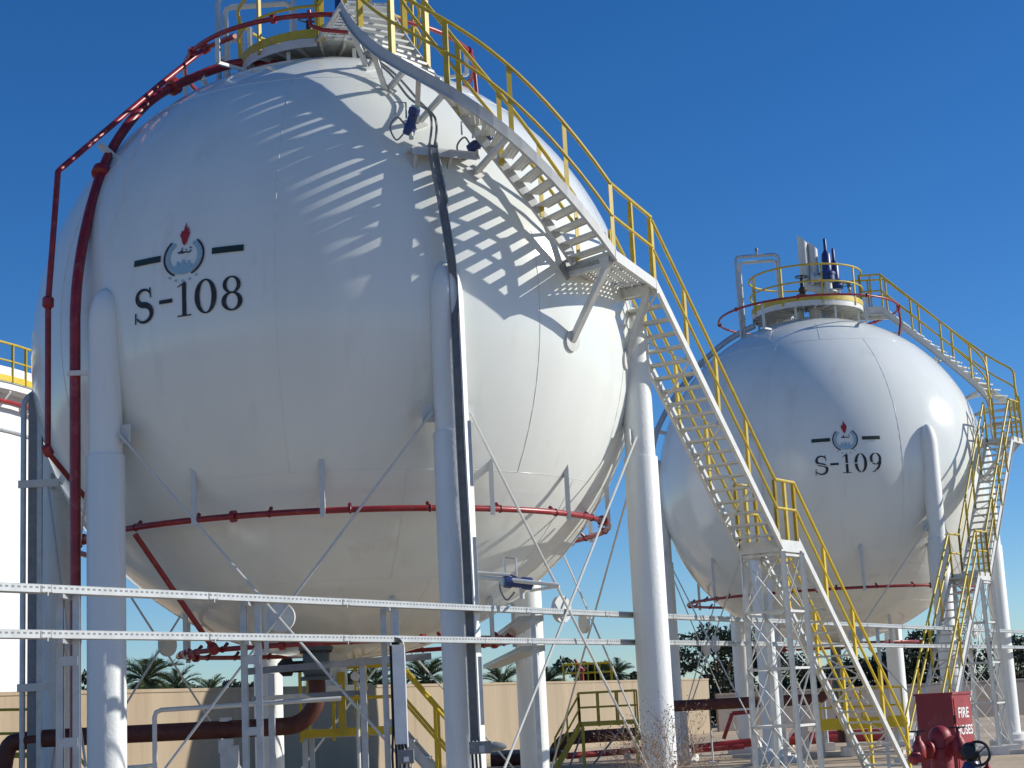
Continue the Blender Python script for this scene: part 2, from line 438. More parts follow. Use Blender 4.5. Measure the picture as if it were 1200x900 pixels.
T1, LEG1 = build_tank(C1, R1, 53.7, 'nearest white spherical tank marked S-108, half in shade, the biggest thing in view', .54, 5.55, 8.02,
                      [(-140, -30, 48), (-94, -30, 48), (-48, -30, 12), (-20, -30, 48), (-72, -52, -30), (-30, -52, -30), (-60, -88, -52)])
T2, LEG2 = build_tank(C2, R2, 57.5, 'farther white spherical tank marked S-109, behind the long white stair', .52, 5.55, 8.55,
                      [(-117, -30, 48), (-73, -30, 48), (-30, -30, 48), (-95, 48, 62), (-60, -52, -30)])
lettering(T1, C1, R1, -109.5, -.01, [('S', -.87, -.53), ('-', -.42, -.20), ('1', -.12, .10), ('0', .16, .50), ('8', .57, .88)], False)
lettering(T2, C2, R2, -91.3, -.185, [('S', -.87, -.53), ('-', -.47, -.25), ('1', -.15, .07), ('0', .16, .49), ('9', .57, .88)], True)

# bottom outlet nozzle of the near tank
b = MB(); n0 = V((C1.x-.25, C1.y, 0)); b.cyl(n0+V((0, 0, 2.2)), n0+V((0, 0, 2.75)), .22, n=20); b.lathe(n0, [(.33, 2.15), (.33, 2.24)], 20)
b.build('outlet_nozzle', 'leg_white', T1, S)

# ------------------------------------------------------------------ handrails and stairs
def offset_path(pts, dz): return [p+V((0, 0, dz)) for p in pts]
RPW = .072
def railing(root, pts, n_posts, h=1.05, m='yellow', ends=(True, True), toe=False, r=.026, pw=None):
    pw = pw or RPW
    b = MB(); b.tube(offset_path(pts, h), r*1.15, 8); b.build('top_rail', m, root, S)
    b = MB(); b.tube(offset_path(pts, h*.53), r, 8); b.build('mid_rail', m, root, S)
    q = resample(pts, n_posts)
    for i, p in enumerate(q):
        if (i == 0 and not ends[0]) or (i == len(q)-1 and not ends[1]): continue
        a = q[max(i-1, 0)]; c = q[min(i+1, len(q)-1)]; d = (c-a); d.z = 0; d.normalize(); nrm = V((d.y, -d.x, 0))
        b = MB(); mid = p+V((0, 0, h/2-.04)); b.box(mid+nrm*.004, (pw, .008, h+.08), (d, nrm, V((0, 0, 1)))); b.box(mid+d*(pw/2-.004)-nrm*(pw/2), (.008, pw, h+.079), (d, nrm, V((0, 0, 1))))
        b.build('post', m, root)
def stringer(root, pts, m='steel_white', lo=-.15, hi=.09, th=.022, side=1):
    rings = []
    for i, p in enumerate(pts):
        a = pts[max(i-1, 0)]; c = pts[min(i+1, len(pts)-1)]; d = c-a; d.z = 0; d.normalize(); nrm = V((d.y, -d.x, 0))*side
        rings.append([p+V((0, 0, lo)), p+nrm*th+V((0, 0, lo)), p+nrm*th+V((0, 0, hi)), p+V((0, 0, hi))])
    b = MB(); b.quad_ring(rings)
    rings = []
    for i, p in enumerate(pts):     # lower flange
        a = pts[max(i-1, 0)]; c = pts[min(i+1, len(pts)-1)]; d = c-a; d.z = 0; d.normalize(); nrm = V((d.y, -d.x, 0))*side
        rings.append([p+V((0, 0, lo-.012)), p+nrm*.06+V((0, 0, lo-.012)), p+nrm*.06+V((0, 0, lo-.001)), p+V((0, 0, lo-.001))])
    b.quad_ring(rings)
    return b.build('stringer', m, root)
def treads(root, R, L, n, m='steel_white', depth=.19):
    A = resample(R, n+1); B = resample(L, n+1)
    for i in range(n):
        a = (A[i]+A[i+1])/2; c = (B[i]+B[i+1])/2; z = min(A[i].z, A[i+1].z)*.5+max(A[i].z, A[i+1].z)*.5
        a = V((a.x, a.y, z)); c = V((c.x, c.y, z)); y = (c-a).normalized(); x = y.cross(V((0, 0, 1)))
        b = MB(); l = (c-a).length-.006
        for k in (-1, 0, 1): b.box((a+c)/2+x*(k*.064), (.058, l, .016), (x, y, V((0, 0, 1))))
        for s in (-1, 1): b.box((a+c)/2+x*(s*(depth/2+.004))+V((0, 0, -.006)), (.008, l, .034), (x, y, V((0, 0, 1))))
        b.build('tread', m, root)
def flight(root, R, L, n, posts, m='steel_white', rails=(True, True), under=True, rm='yellow', sm=None):
    lo, hi = (-.13, .075) if sm else (-.15, .09)
    stringer(root, R, sm or m, lo=lo, hi=hi, side=1); stringer(root, L, sm or m, lo=lo, hi=hi, side=-1)
    treads(root, R, L, n, m)
    if rails[0]: railing(root, R, posts, m=rm)
    if rails[1]: railing(root, L, posts, m=rm)
    if under:
        b = MB(); A = resample(R, 9); B = resample(L, 9)
        for i in range(8):
            p, q = (A[i], B[i+1]) if i % 2 == 0 else (B[i], A[i+1])
            b.bar(p+V((0, 0, -.16)), q+V((0, 0, -.16)), .035, .02)
        b.build('underside_bracing', m, root)

def bezier_edges(P, c, W, n=40):
    x0, y0, a0, l0, x1, y1, a1, l1, z0, z1 = P
    p0 = V((x0, y0)); p3 = V((x1, y1)); p1 = p0+V((math.cos(a0), math.sin(a0)))*l0; p2 = p3-V((math.cos(a1), math.sin(a1)))*l1
    Q = [(1-t)**3*p0+3*(1-t)**2*t*p1+3*(1-t)*t*t*p2+t**3*p3 for t in [i/(n-1) for i in range(n)]]
    s = [0]
    for a, bq in zip(Q, Q[1:]): s.append(s[-1]+(bq-a).length)
    R, L = [], []
    for i, q in enumerate(Q):
        d = (Q[min(i+1, n-1)]-Q[max(i-1, 0)]).normalized(); nr = V((d.y, -d.x)); z = z0+(z1-z0)*s[i]/s[-1]
        R.append(c+V((*(q+nr*W/2), z))); L.append(c+V((*(q-nr*W/2), z)))
    return R, L
def slab(name, root, poly, z, th, m):
    b = MB(); n = len(poly); lo = [V((p[0], p[1], z-th)) for p in poly]; hi = [V((p[0], p[1], z)) for p in poly]
    b.quad_ring([lo, hi]); return b.build(name, m, root)
def grating(name, root, poly, z, m, k=14):
    """floor of bars between edge 0-1 and edge 3-2"""
    b = MB(); p = [V((q[0], q[1], z)) for q in poly]
    for i in range(k):
        t = (i+.5)/k; b.bar(p[0].lerp(p[1], t), p[3].lerp(p[2], t), .03, .03)
    for i in range(5):
        t = (i+.5)/5; b.bar(p[0].lerp(p[3], t)+V((0, 0, -.032)), p[1].lerp(p[2], t)+V((0, 0, -.032)), .02, .03)
    return b.build(name, m, root)

def lattice(root, corners, ztop, m='steel_white', lv=4, size=.09, splay=0.0):
    cen = sum((V((p[0], p[1], 0)) for p in corners), V())/4
    def P(k, z):
        p = V((corners[k][0], corners[k][1], 0)); o = (p-cen)*(1+splay*(1-z/ztop)); return cen+o+V((0, 0, z))
    for k in range(4):
        b = MB(); a, c = P(k, .12), P(k, ztop); b.bar(a, c, size, .012); b.bar(a+V((size/2, 0, 0)), c+V((size/2, 0, 0)), .012, size)
        lg = b.build('tower_leg', m, root)
        b = MB(); b.box(P(k, .06), (.42, .42, .30)); b.build('footing', 'pad_white', lg)
    for f in range(4):
        k, j = f, (f+1) % 4
        b = MB()
        for i in range(lv):
            z0 = .25+(ztop-.3)*i/lv; z1 = .25+(ztop-.3)*(i+1)/lv
            b.bar(P(k, z0), P(j, z1), .03, .008); b.bar(P(j, z0)+V((.01, .01, 0)), P(k, z1)+V((.01, .01, 0)), .03, .008)
            b.bar(P(k, z1), P(j, z1), .04, .04)
        b.build('tower_bracing', m, root)

# --- near tank: curved upper stair
PA = [0.692, -2.112, -1.364, 0.4, 4.216, -3.612, 0.75, 3.97, 5.85, 0.581]
R_, L_ = bezier_edges(PA, C1, .75)
zf1 = 5.10
keep = [i for i in range(len(R_)) if R_[i].z-C1.z <= zf1+.02]
R_ = [R_[i] for i in keep]; L_ = [L_[i] for i in keep]
stA = thing('curved_stair', R_[-1]*1, 'white curved stair with yellow handrails wrapping the top of the near tank', 'stair', 'stairs of the two tanks')
flight(stA, R_, L_, 27, 7, under=False, sm='grey_paint')
# bridge from the platform to the stair head
def ringpt(c, r, a, z): return c+V((r*math.cos(rad(a)), r*math.sin(rad(a)), z))
br = [ringpt(C1, 1.6, -90, zf1), R_[0], L_[0], ringpt(C1, 1.6, -62, zf1)]
grating('bridge_floor', stA, [(p.x, p.y) for p in br], C1.z+zf1, 'steel_white', 12)
for p, q, sd_ in ((br[0], br[1], 1), (br[3], br[2], -1)):
    stringer(stA, [p, q], side=sd_, lo=-.07, hi=.03); railing(stA, [p, q], 2, ends=(True, False))
# landing
Oa = R_[-1]; Ob = V((2.3214, 25.852, Oa.z)); Ia = L_[-1]
dA = V((math.cos(rad(56.147)), math.sin(rad(56.147)), 0)); wA = V((-dA.y, dA.x, 0))
Ib = Ob+wA*.75
land = [(p.x, p.y) for p in (Oa, Ob, Ib, Ia)]
grating('landing_floor', stA, land, Oa.z, 'steel_white', 16)
b = MB()
for p, q in ((Oa, Ob), (Ob, Ib), (Ib, Ia), (Ia, Oa)): b.bar(p+V((0, 0, -.05)), q+V((0, 0, -.05)), .05, .16)
b.build('landing_frame', 'steel_white', stA)
railing(stA, [Oa, Ob], 3, ends=(False, True))
def sp(c, R, p, z):     # foot on the sphere below p, straight inwards
    d = p-c; d.z = 0; d.normalize(); r = math.sqrt(max(.01, R*R-(z-c.z)**2)); return V((c.x, c.y, z))+d*(r+.0)
for p, q in ((Oa, Ia), (Ob, Ib)):
    b = MB(); foot = sp(C1, R1, q, Oa.z-1.15); b.bar(p.lerp(q, .15)+V((0, 0, -.12)), foot, .09, .09)
    f2 = sp(C1, R1, q, Oa.z-.1); b.bar(p.lerp(q, .1)+V((0, 0, -.11)), f2, .1, .14)
    d = (foot-C1).normalized(); b.lathe(foot, [(.16, -.02), (.16, .03)], 16, d)
    b.build('landing_bracket', 'steel_white', stA)
for i in (3, 9, 15, 22, 29, 35):     # brackets from the stringers to the shell
    p, q = R_[min(i, len(R_)-1)], L_[min(i, len(R_)-1)]
    m_ = (p+q)/2; d = (m_-C1).normalized(); foot = C1+d*R1
    b = MB(); b.bar(p+V((0, 0, -.1)), foot, .07, .07); b.bar(q+V((0, 0, -.1)), foot+V((.02, .02, .01)), .07, .07)
    b.lathe(foot, [(.17, -.03), (.17, .03)], 4, d); b.build('bracket', 'steel_white', stA)

# --- near tank: straight middle flight, tower and lower flight
A2 = V((2.332, 25.86, 8.181)); L2 = 3.799; sl2 = 1.0101
R2_ = [A2, A2+dA*L2+V((0, 0, -sl2*L2))]; L2_ = [p+wA*.75 for p in R2_]
stB = thing('stair_flight', R2_[1]*1, 'long white straight stair descending right from the near tank landing', 'stair', 'stairs of the two tanks')
flight(stB, R2_, L2_, 20, 5)
B2 = R2_[1]; PZ = B2.z
A3 = B2+dA*.75
corn = [B2, A3, A3+wA*.75, B2+wA*.75]
tw = thing('stair_tower', V((corn[0].x, corn[0].y, 0)), 'white lattice tower and small platform midway down the long white stair', 'stair tower', 'lattice towers under the stairs')
grating('platform_floor', tw, [(p.x, p.y) for p in corn], PZ, 'steel_white', 8)
b = MB()
for i in range(4): b.bar(corn[i]+V((0, 0, -.09)), corn[(i+1) % 4]+V((0, 0, -.09)), .05, .20)
b.build('platform_frame', 'steel_white', tw)
railing(tw, [corn[0], corn[1]], 3); railing(tw, [corn[3], corn[2]], 3)
lattice(tw, [(p.x, p.y) for p in corn], PZ-.19, lv=4, splay=.12)
L3 = PZ/1.0101
R3_ = [A3, A3+dA*L3+V((0, 0, -PZ+.02))]; L3_ = [p+wA*.75 for p in R3_]
stC = thing('stair_flight', V((R3_[1].x, R3_[1].y, 0)), 'lowest white stair flight with yellow handrails between the lattice tower and the ground', 'stair', 'stairs of the two tanks')
flight(stC, R3_, L3_, 21, 5, rm='yellow_bright')
b = MB(); e = (R3_[1]+L3_[1])/2; b.box(V((e.x, e.y, .09)), (1.1, 1.1, .18)); b.build('footing', 'pad_white', stC)

# --- far tank stairs
RPW = .05
PB = [2.394, 0.36, -0.402, 3.894, 4.865, -2.205, -1.656, 1.054, 4.936, 0.707]
C2s = V((8.73, 48.394, 7.721))
R_, L_ = bezier_edges(PB, C2s, .72)
stD = thing('curved_stair', R_[-1]*1, 'curved stair with yellow handrails on the right side of the farther tank', 'stair', 'stairs of the two tanks')
flight(stD, R_, L_, 22, 6, under=False)
br = [ringpt(C2, 1.6, 2, 4.93), R_[0], L_[0], ringpt(C2, 1.6, 25, 4.93)]
grating('bridge_floor', stD, [(p.x, p.y) for p in br], C2.z+4.93, 'steel_white', 10)
for p, q, sd_ in ((br[0], br[1], 1), (br[3], br[2], -1)):
    stringer(stD, [p, q], side=sd_); railing(stD, [p, q], 3, ends=(True, False))
kk = 45.5/46.2
A4 = at(1186, 512, 45.5); dB = V((math.cos(rad(234.25)), math.sin(rad(234.25)), 0)); wB = V((dB.y, -dB.x, 0))   # to the right of travel, towards the shell
L4_ = [A4, A4+dB*(2.789*kk)+V((0, 0, -1.378*2.789*kk))]; R4_ = [p+wB*.715 for p in L4_]
land = [L_[-1], A4, A4+wB*.715, R_[-1]]
for p in land: p.z = A4.z
grating('landing_floor', stD, [(p.x, p.y) for p in land], A4.z, 'steel_white', 12)
b = MB()
for i in range(4): b.bar(land[i]+V((0, 0, -.05)), land[(i+1) % 4]+V((0, 0, -.05)), .05, .15)
for p, q in ((land[0], land[3]), (land[1], land[2])):
    foot = sp(C2, R2, q, A4.z-1.1); b.bar(p.lerp(q, .1)+V((0, 0, -.1)), foot, .09, .09); b.bar(q, sp(C2, R2, q, A4.z-.08), .1, .14)
b.build('landing_frame', 'steel_white', stD)
railing(stD, [land[0], land[1]], 3)
for i in (6, 14, 22, 32):
    p, q = R_[i], L_[i]; m_ = (p+q)/2; d = (m_-C2).normalized(); foot = C2+d*R2
    b = MB(); b.bar(p+V((0, 0, -.1)), foot, .07, .07); b.bar(q+V((0, 0, -.1)), foot+V((.02, .02, .01)), .07, .07); b.build('bracket', 'steel_white', stD)
stE = thing('stair_flight', L4_[1]*1, 'steep stair flight with yellow rails coming down in front of the farther tank', 'stair', 'stairs of the two tanks')
flight(stE, R4_, L4_, 20, 5)
B4 = L4_[1]; A5 = B4+dB*.7; P5 = B4.z
corn = [B4, A5, A5+wB*.715, B4+wB*.715]
tw2 = thing('stair_tower', V((corn[0].x, corn[0].y, 0)), 'white lattice tower under the farther tank stair, behind the red box', 'stair tower', 'lattice towers under the stairs')
grating('platform_floor', tw2, [(p.x, p.y) for p in corn], P5, 'steel_white', 8)
b = MB()
for i in range(4): b.bar(corn[i]+V((0, 0, -.09)), corn[(i+1) % 4]+V((0, 0, -.09)), .05, .20)
b.build('platform_frame', 'steel_white', tw2)
railing(tw2, [corn[0], corn[1]], 3); railing(tw2, [corn[3], corn[2]], 2)
lattice(tw2, [(p.x, p.y) for p in corn], P5-.19, lv=4, splay=.2)
L5_ = [A5, atz(1104, 893, 0.02)]; R5_ = [A5+wB*.715, atz(1066, 895, 0.02)]
stF = thing('stair_flight', V((L5_[1].x, L5_[1].y, 0)), 'lowest stair flight of the farther tank, ending behind the red fire hose box', 'stair', 'stairs of the two tanks')
flight(stF, R5_, L5_, 22, 5, rm='yellow_bright')
b = MB(); e = (R5_[1]+L5_[1])/2; b.box(V((e.x, e.y, .08)), (1.2, 1.2, .16)); b.build('footing', 'pad_white', stF)

# ------------------------------------------------------------------ top platforms
def top_platform(c, R, r, zf, label, gap, rm):
    t = thing('tank_platform', c+V((0, 0, R)), label, 'platform', 'round platforms on top of the tanks')
    g0, g1 = gap            # opening towards the stair
    b = MB(); n = 48
    rings = []
    for i in range(n+1):
        a = 360*i/n; rings.append([ringpt(c, .55, a, zf-.04), ringpt(c, r, a, zf-.04), ringpt(c, r, a, zf), ringpt(c, .55, a, zf)])
    b.quad_ring(rings[:-1], closed=True); b.build('floor', 'steel_white', t, S)
    for i in range(24): part(lambda b: b.bar(ringpt(c, .5, 15*i, zf-.09), ringpt(c, r-.02, 15*i, zf-.09), .03, .09), 'floor_beam', 'steel_white', t)
    b = MB(); rings = [[ringpt(c, r-.01, a, zf-.14), ringpt(c, r+.012, a, zf-.14), ringpt(c, r+.012, a, zf+.004), ringpt(c, r-.01, a, zf+.004)] for a in [g1+(g0+360-g1)*i/40 for i in range(41)]]
    b.quad_ring(rings); b.build('rim_beam', 'steel_white', t, S)
    b = MB(); rings = [[ringpt(c, r+.014, a, zf+.008), ringpt(c, r+.024, a, zf+.008), ringpt(c, r+.024, a, zf+.16), ringpt(c, r+.014, a, zf+.16)] for a in [g1+(g0+360-g1)*i/40 for i in range(41)]]
    b.quad_ring(rings); b.build('toe_board', rm, t, S)
    pts = [ringpt(c, r+.03, g1+(g0+360-g1)*i/48, zf) for i in range(49)]
    railing(t, pts, 9, m=rm)
    for i in range(8):
        a = 22+45*i; p = ringpt(c, r-.12, a, zf-.13); rr = r-.12; q = ringpt(c, rr, a, math.sqrt(R*R-rr*rr)); b = MB(); b.bar(p, q, .06, .06); b.build('support_leg', 'steel_white', t)
    return t
top_platform(C1, R1, 1.55, zf1, 'round platform with yellow toe board on top of the near tank', (-92, -60), 'yellow')
top_platform(C2, R2, 1.6, 4.93, 'round platform with yellow toe board on top of the farther tank', (0, 27), 'yellow')

# ------------------------------------------------------------------ things on top of the tanks
def flanged(b, p, r, h, n=18):
    b.cyl(p, p+V((0, 0, h)), r, n=n)
    for z in (0, h): b.lathe(p, [(r*1.5, z-.02), (r*1.5, z+.02)], n)
def relief_valve(c, base, label, s=1.0):
    t = thing('relief_valve', base, label, 'valve', 'blue relief valves on top of the tanks')
    part(lambda b: flanged(b, base, .10*s, .22*s), 'inlet_neck', 'steel_white', t)
    p = base+V((0, 0, .22*s))
    part(lambda b: b.lathe(p, [(.10*s, 0), (.19*s, .03*s), (.19*s, .16*s), (.21*s, .17*s), (.21*s, .24*s), (.12*s, .30*s), (.115*s, .72*s), (.075*s, .78*s), (.06*s, .82*s)], 20), 'valve_body', 'blue', t)
    part(lambda b: b.lathe(p, [(.045*s, .81*s), (.04*s, 1.12*s), (.02*s, 1.16*s)], 12), 'cap', 'blue', t)
    part(lambda b: (b.cyl(p+V((-.18*s, 0, .1*s)), p+V((-.42*s, 0, .1*s)), .10*s), b.lathe(p+V((-.40*s, 0, .1*s)), [(.16*s, -.03), (.16*s, .03)], 16, V((1, 0, 0)))), 'outlet', 'steel_white', t)
    return t
def vent_stack(base, h, label):
    t = thing('vent_stack', base, label, 'vent pipe', 'mitred white vent stacks')
    def f(b):
        n = 18; rings = []
        for k in range(2):
            rings.append([base+V((.145*math.cos(2*math.pi*j/n), .145*math.sin(2*math.pi*j/n), 0 if k == 0 else h-.9*(.145*math.cos(2*math.pi*j/n)+.145))) for j in range(n)])
        b.quad_ring(rings)
    part(f, 'pipe', 'steel_white', t)
    part(lambda b: (b.tube(spline([base+V((0, 0, .02)), base+V((.02, 0, -.12)), base+V((.20, 0, -.26)), base+V((.42, 0, -.30))], 6), .12, 14)), 'elbow', 'steel_white', t)
    return t
def goal_pipe(x0, x1, zt, zb0, zb1, Y, label):
    t = thing('goalpost_pipe', V((x0, Y, zb0)), label, 'pipe frame', 'square white pipe loops on the tank tops')
    for i, (o, m) in enumerate(((0, 'galv'), (.11, 'steel_white'))):
        pts = [V((x0+o, Y+o, zb0)), V((x0+o, Y+o, zt-.12-o*1.4)), V((x0+.03+o, Y+o, zt-.03-o*1.4)), V((x0+.12+o, Y+o, zt-o*1.4)), V((x1-.12-o*.4, Y+o, zt-o*1.4+.02)), V((x1-.03-o*.4, Y+o, zt-.03-o*1.4)), V((x1-o*.4, Y+o, zt-.14-o*1.4)), V((x1-o*.4, Y+o, zb1))]
        part(lambda b: b.tube(pts, .05, 10), 'pipe', m, t)
    part(lambda b: [b.box(V((x0+.06, Y+.05, z)), (.2, .2, .04)) for z in (zb0+.7, zb0+1.3)], 'clamp', 'steel_white', t)
    part(lambda b: (b.cyl(V(((x0+x1)/2, Y, zt+.02)), V(((x0+x1)/2, Y, zt+.16)), .03), b.lathe(V(((x0+x1)/2, Y, zt+.16)), [(.05, 0), (.05, .05), (.02, .1)], 10)), 'vent_cock', 'galv_dark', t)
    return t
# far tank top
goal_pipe(C2.x-1.98, C2.x-.72, C2.z+6.72, C2.z+4.15, C2.z+5.0, C2.y, 'square white pipe loop left of the platform on the farther tank')
vent_stack(C2+V((.03, .1, 5.95)), 1.35, 'left mitred white vent stack beside the blue valves on the farther tank')
vent_stack(C2+V((.33, .15, 5.95)), 1.15, 'right mitred white vent stack beside the blue valves on the farther tank')
relief_valve(C2, C2+V((.66, -.1, 5.55)), 'left, taller blue relief valve on top of the farther tank', 1.15)
relief_valve(C2, C2+V((.92, .1, 5.35)), 'right blue relief valve on top of the farther tank', 1.1)
t = thing('manifold', C2+V((.2, 0, R2)), 'white flanged nozzle cluster under the blue relief valves of the farther tank', 'pipework')
for q_, r_, h_ in (((.66, -.1, 4.6), .16, .9), ((.92, .1, 4.6), .16, .72), ((-.35, -.6, 4.6), .14, .6), ((.1, -.7, 4.55), .18, .3), ((-.8, .2, 4.55), .12, .5)): part(lambda b: flanged(b, C2+V(q_), r_, h_), 'nozzle', 'steel_white', t)
part(lambda b: b.cyl(C2+V((.2, .1, 5.7)), C2+V((.95, 0, 5.45)), .13), 'header', 'steel_white', t)
def handwheel_valve(base, label, cat='valve', wheel=.16, ax=V((0, 0, 1)), m='valve_grey', h=.45, group=None):
    t = thing('hand_valve', base, label, cat, group)
    part(lambda b: (b.lathe(base, [(.14, 0), (.14, .04), (.08, .06), (.11, .12), (.11, .2), (.06, .25), (.05, h-.05)], 16)), 'valve_body', m, t)
    p = base+V((0, 0, h))
    part(lambda b: (b.ring(p, wheel, .016, 24, 6, ax), b.bar(p-V((wheel, 0, 0)), p+V((wheel, 0, 0)), .02, .015), b.bar(p-V((0, wheel, 0)), p+V((0, wheel, 0)), .02, .015), b.cyl(p-V((0, 0, .1)), p+V((0, 0, .04)), .02)), 'handwheel', 'black', t)
    return t
handwheel_valve(C2+V((-.25, -.9, 5.25)), 'dark hand valve left of the stacks on the farther tank platform', m='black', wheel=.18, h=.55)
handwheel_valve(C2+V((1.15, -.6, 4.98)), 'hand valve with black wheel right of the blue valves on the farther tank', m='steel_white', wheel=.17, ax=V((1, -.4, .3)), h=.55)
# near tank top
goal_pipe(C1.x-1.95, C1.x-.62, C1.z+6.60, C1.z+4.15, C1.z+5.2, C1.y, 'square white pipe loop left of the platform on the near tank')
b0 = C1+V((-1.80, .0, 4.5))
t = thing('riser_pipe', b0, 'short white vertical pipes beside the yellow post on the near tank top', 'pipe')
for q_ in ([b0, b0+V((0, 0, 1.2)), b0+V((.06, 0, 1.3)), b0+V((.2, 0, 1.3))], [b0+V((.26, -.05, .1)), b0+V((.26, -.05, 1.5))], [b0+V((.42, -.1, .2)), b0+V((.42, -.1, 1.45))]): part(lambda b: b.tube(q_, .055, 10), 'pipe', 'steel_white', t)
vent_stack(C1+V((.55, .2, 6.2)), 1.35, 'mitred white vent stack on the near tank')
relief_valve(C1, C1+V((.25, -.3, 5.35)), 'blue relief valve above the near tank platform, cut by the top of the picture', 1.0)
handwheel_valve(C1+V((-.25, -.9, 5.24)), 'hand valve with black wheel on the near tank platform', m='black', wheel=.18, h=.5)

# ------------------------------------------------------------------ red spray pipework
def spray_ring(c, rr, z, r, label, R, hang, gapz=None, noz=True, group='red spray rings round the tanks', seg=(0, 360), m='red'):
    t = thing('spray_ring', c+V((0, 0, z)), label, 'spray pipe', group)
    part(lambda b: b.ring(c+V((0, 0, z)), rr, r, 96, 10, a0=seg[0], a1=seg[1]), 'pipe', m, t)
    if noz:
        for k in range(24):
            a = 7+15*k
            if seg[1]-seg[0] < 359 and not (seg[0] < a < seg[1]): continue
            p = ringpt(c, rr, a, z); q = ringpt(c, rr-.10, a, z+.09)
            part(lambda b: (b.cyl(p, q, .022, .03, 8), b.ring(p, r*1.0, r*.35, 10, 6, ringpt(V(), 1, a+90, 0))), 'nozzle', 'red_dark', t)
    for a, dz in hang:
        p = ringpt(c, rr+.03, a, z)
        zz = z+dz; rs = math.sqrt(max(.01, R*R-zz*zz)); q = ringpt(c, rr+.03, a, zz+.0)
        part(lambda b: (b.bar(p+V((0, 0, -.09)), q, .07, .07), b.bar(q, ringpt(c, rs-.02, a, zz+.02), .05, .05)), 'hanger', 'steel_white', t)
    for k in range(8):
        a = 30+45*k; p = ringpt(c, rr, a, z)
        if seg[1]-seg[0] < 359 and not (seg[0] < a < seg[1]): continue
        ax = ringpt(V(), 1, a+90, 0)
        part(lambda b: b.lathe(p, [(r*1.9, -.035), (r*1.9, .035)], 14, ax), 'flange', m, t)
    return t
hz1 = [(a, 1.15) for a in (-138, -113, -88, -55, -34, -10, 20, 50, 80, 110, 140, 170, 200)]
spray_ring(C1, 4.35, -3.06, .045, 'large red spray ring under the belly of the near tank', R1, hz1)
spray_ring(C1, 2.72, -4.82, .04, 'small low red spray ring beneath the near tank', R1, [(a, .62) for a in (-150, -110, -70, -30, 10, 50, 90, 130, 170)])
spray_ring(C1, 2.5, 5.10, .04, 'red spray ring around the platform of the near tank', R1, [(a, -.5) for a in (-130, -20, 10, 60, 120, 180)], noz=False)
spray_ring(C2, 2.6, 4.84, .032, 'thin red spray ring around the platform of the farther tank', R2, [(a, -.75) for a in (-128, -62, -10, 60, 120)], noz=False)
spray_ring(C2, 4.05, -3.37, .04, 'large red spray ring under the belly of the farther tank', R2, [(a, 1.1) for a in (-150, -118, -88, -60, -28, 10, 50, 100, 150)])
spray_ring(C2, 2.3, -4.75, .035, 'small low red spray ring beneath the farther tank', R2, [(a, .7) for a in (-140, -60, 30, 120)], noz=False)
def red_pipe(name, pts, r, label, joints=(), clamps=(), m='red', n=10):
    t = thing(name, pts[0], label, 'pipe', 'red fire water pipes')
    part(lambda b: b.tube(pts, r, n), 'pipe', m, t)
    for i in joints:
        p = pts[i]; d = (pts[min(i+1, len(pts)-1)]-pts[max(i-1, 0)]).normalized()
        part(lambda b: b.lathe(p, [(r*1.2, -.09), (r*1.9, -.06), (r*1.9, .06), (r*1.2, .09)], 14, d), 'coupling', m, t)
    return t
# thick riser on the left of the near tank
base = at(80, 690, 23.85); base.z = 0
top_v = at(88, 372, 23.85); bx = top_v.x; by = 23.85
pts = [V((bx, by, 0)), V((bx, by, top_v.z*.5)), V((bx, by, top_v.z))]
arc = []
for (x, y, Y) in ((90.5, 330, 23.95), (98, 280, 24.25), (110, 230, 24.7), (126, 185, 25.2), (147, 150, 25.65), (172, 122, 26.1), (198, 104, 26.5), (225, 92, 26.85), (252, 81, 27.2), (280, 74, 27.3), (308, 74, 27.1), (335, 78, 26.8)): arc.append(at(x, y, Y))
pts = pts+spline([pts[-1]]+arc, 5)[1:]
rp = red_pipe('riser_pipe', pts, .078, 'thick dark red pipe rising along the left edge of the near tank', (38, 20), m='red')
for (x, y, Y, l) in ((82, 437, 23.85, .34),):
    p = at(x+12, y, Y-.09); part(lambda b: (b.box(p, (.36, .05, .07)), b.bar(p+V((.16, .05, 0)), p+V((.16, .9, 0)), .05, .05)), 'clamp', 'pad_white', rp)
for (x, y, Y) in ((143, 203, 25.05), (240, 97, 27.0), (127, 178, 25.2)):
    p = at(x, y, Y); d = (C1-p).normalized(); part(lambda b: b.bar(p-d*.18, p+d*.35, .08, .08), 'bracket', 'steel_white', rp)
# thin riser
pt = [at(56, 528, 24.1)]; x0 = pt[0].x
tv = at(68, 197, 24.1)
zz = [pt[0].z, pt[0].z+2.2, tv.z-.05]
p1 = [V((x0+.0, 24.1, zz[0])), V((x0, 24.1, zz[1])), V((tv.x, 24.1, zz[2])), V((tv.x+.03, 24.14, tv.z)), at(130, 148, 25.1), at(190, 97, 26.2), at(240, 57, 27.0), at(275, 42, 26.4)]
red_pipe('riser_pipe', p1, .045, 'thin dark red pipe left of the thick one, slanting up to the near tank top', (1, 6), m='red')
red_pipe('connecting_pipe', [V((x0, 24.1, zz[0])), V((x0+.02, 24.12, zz[0]-.05)), at(100, 583, 25.2)], .04, 'short slanting dark red pipe at the left foot of the thin riser', (0,))
ra = rad(-135)
q1 = ringpt(C1, 4.30, -129, -3.15); q2 = at(250, 760, 25.6)
red_pipe('connecting_pipe', [q1, q1.lerp(q2, .5), q2], .042, 'slanting red pipe joining the large and small spray rings under the near tank', (2,))
q1 = at(362, 12, 25.3); 
red_pipe('connecting_pipe', [at(362, 12, 25.35), at(364, 30, 25.35), at(378, 35, 25.33), at(408, 38, 25.3)], .034, 'short red pipe stepping down in front of the near tank platform')
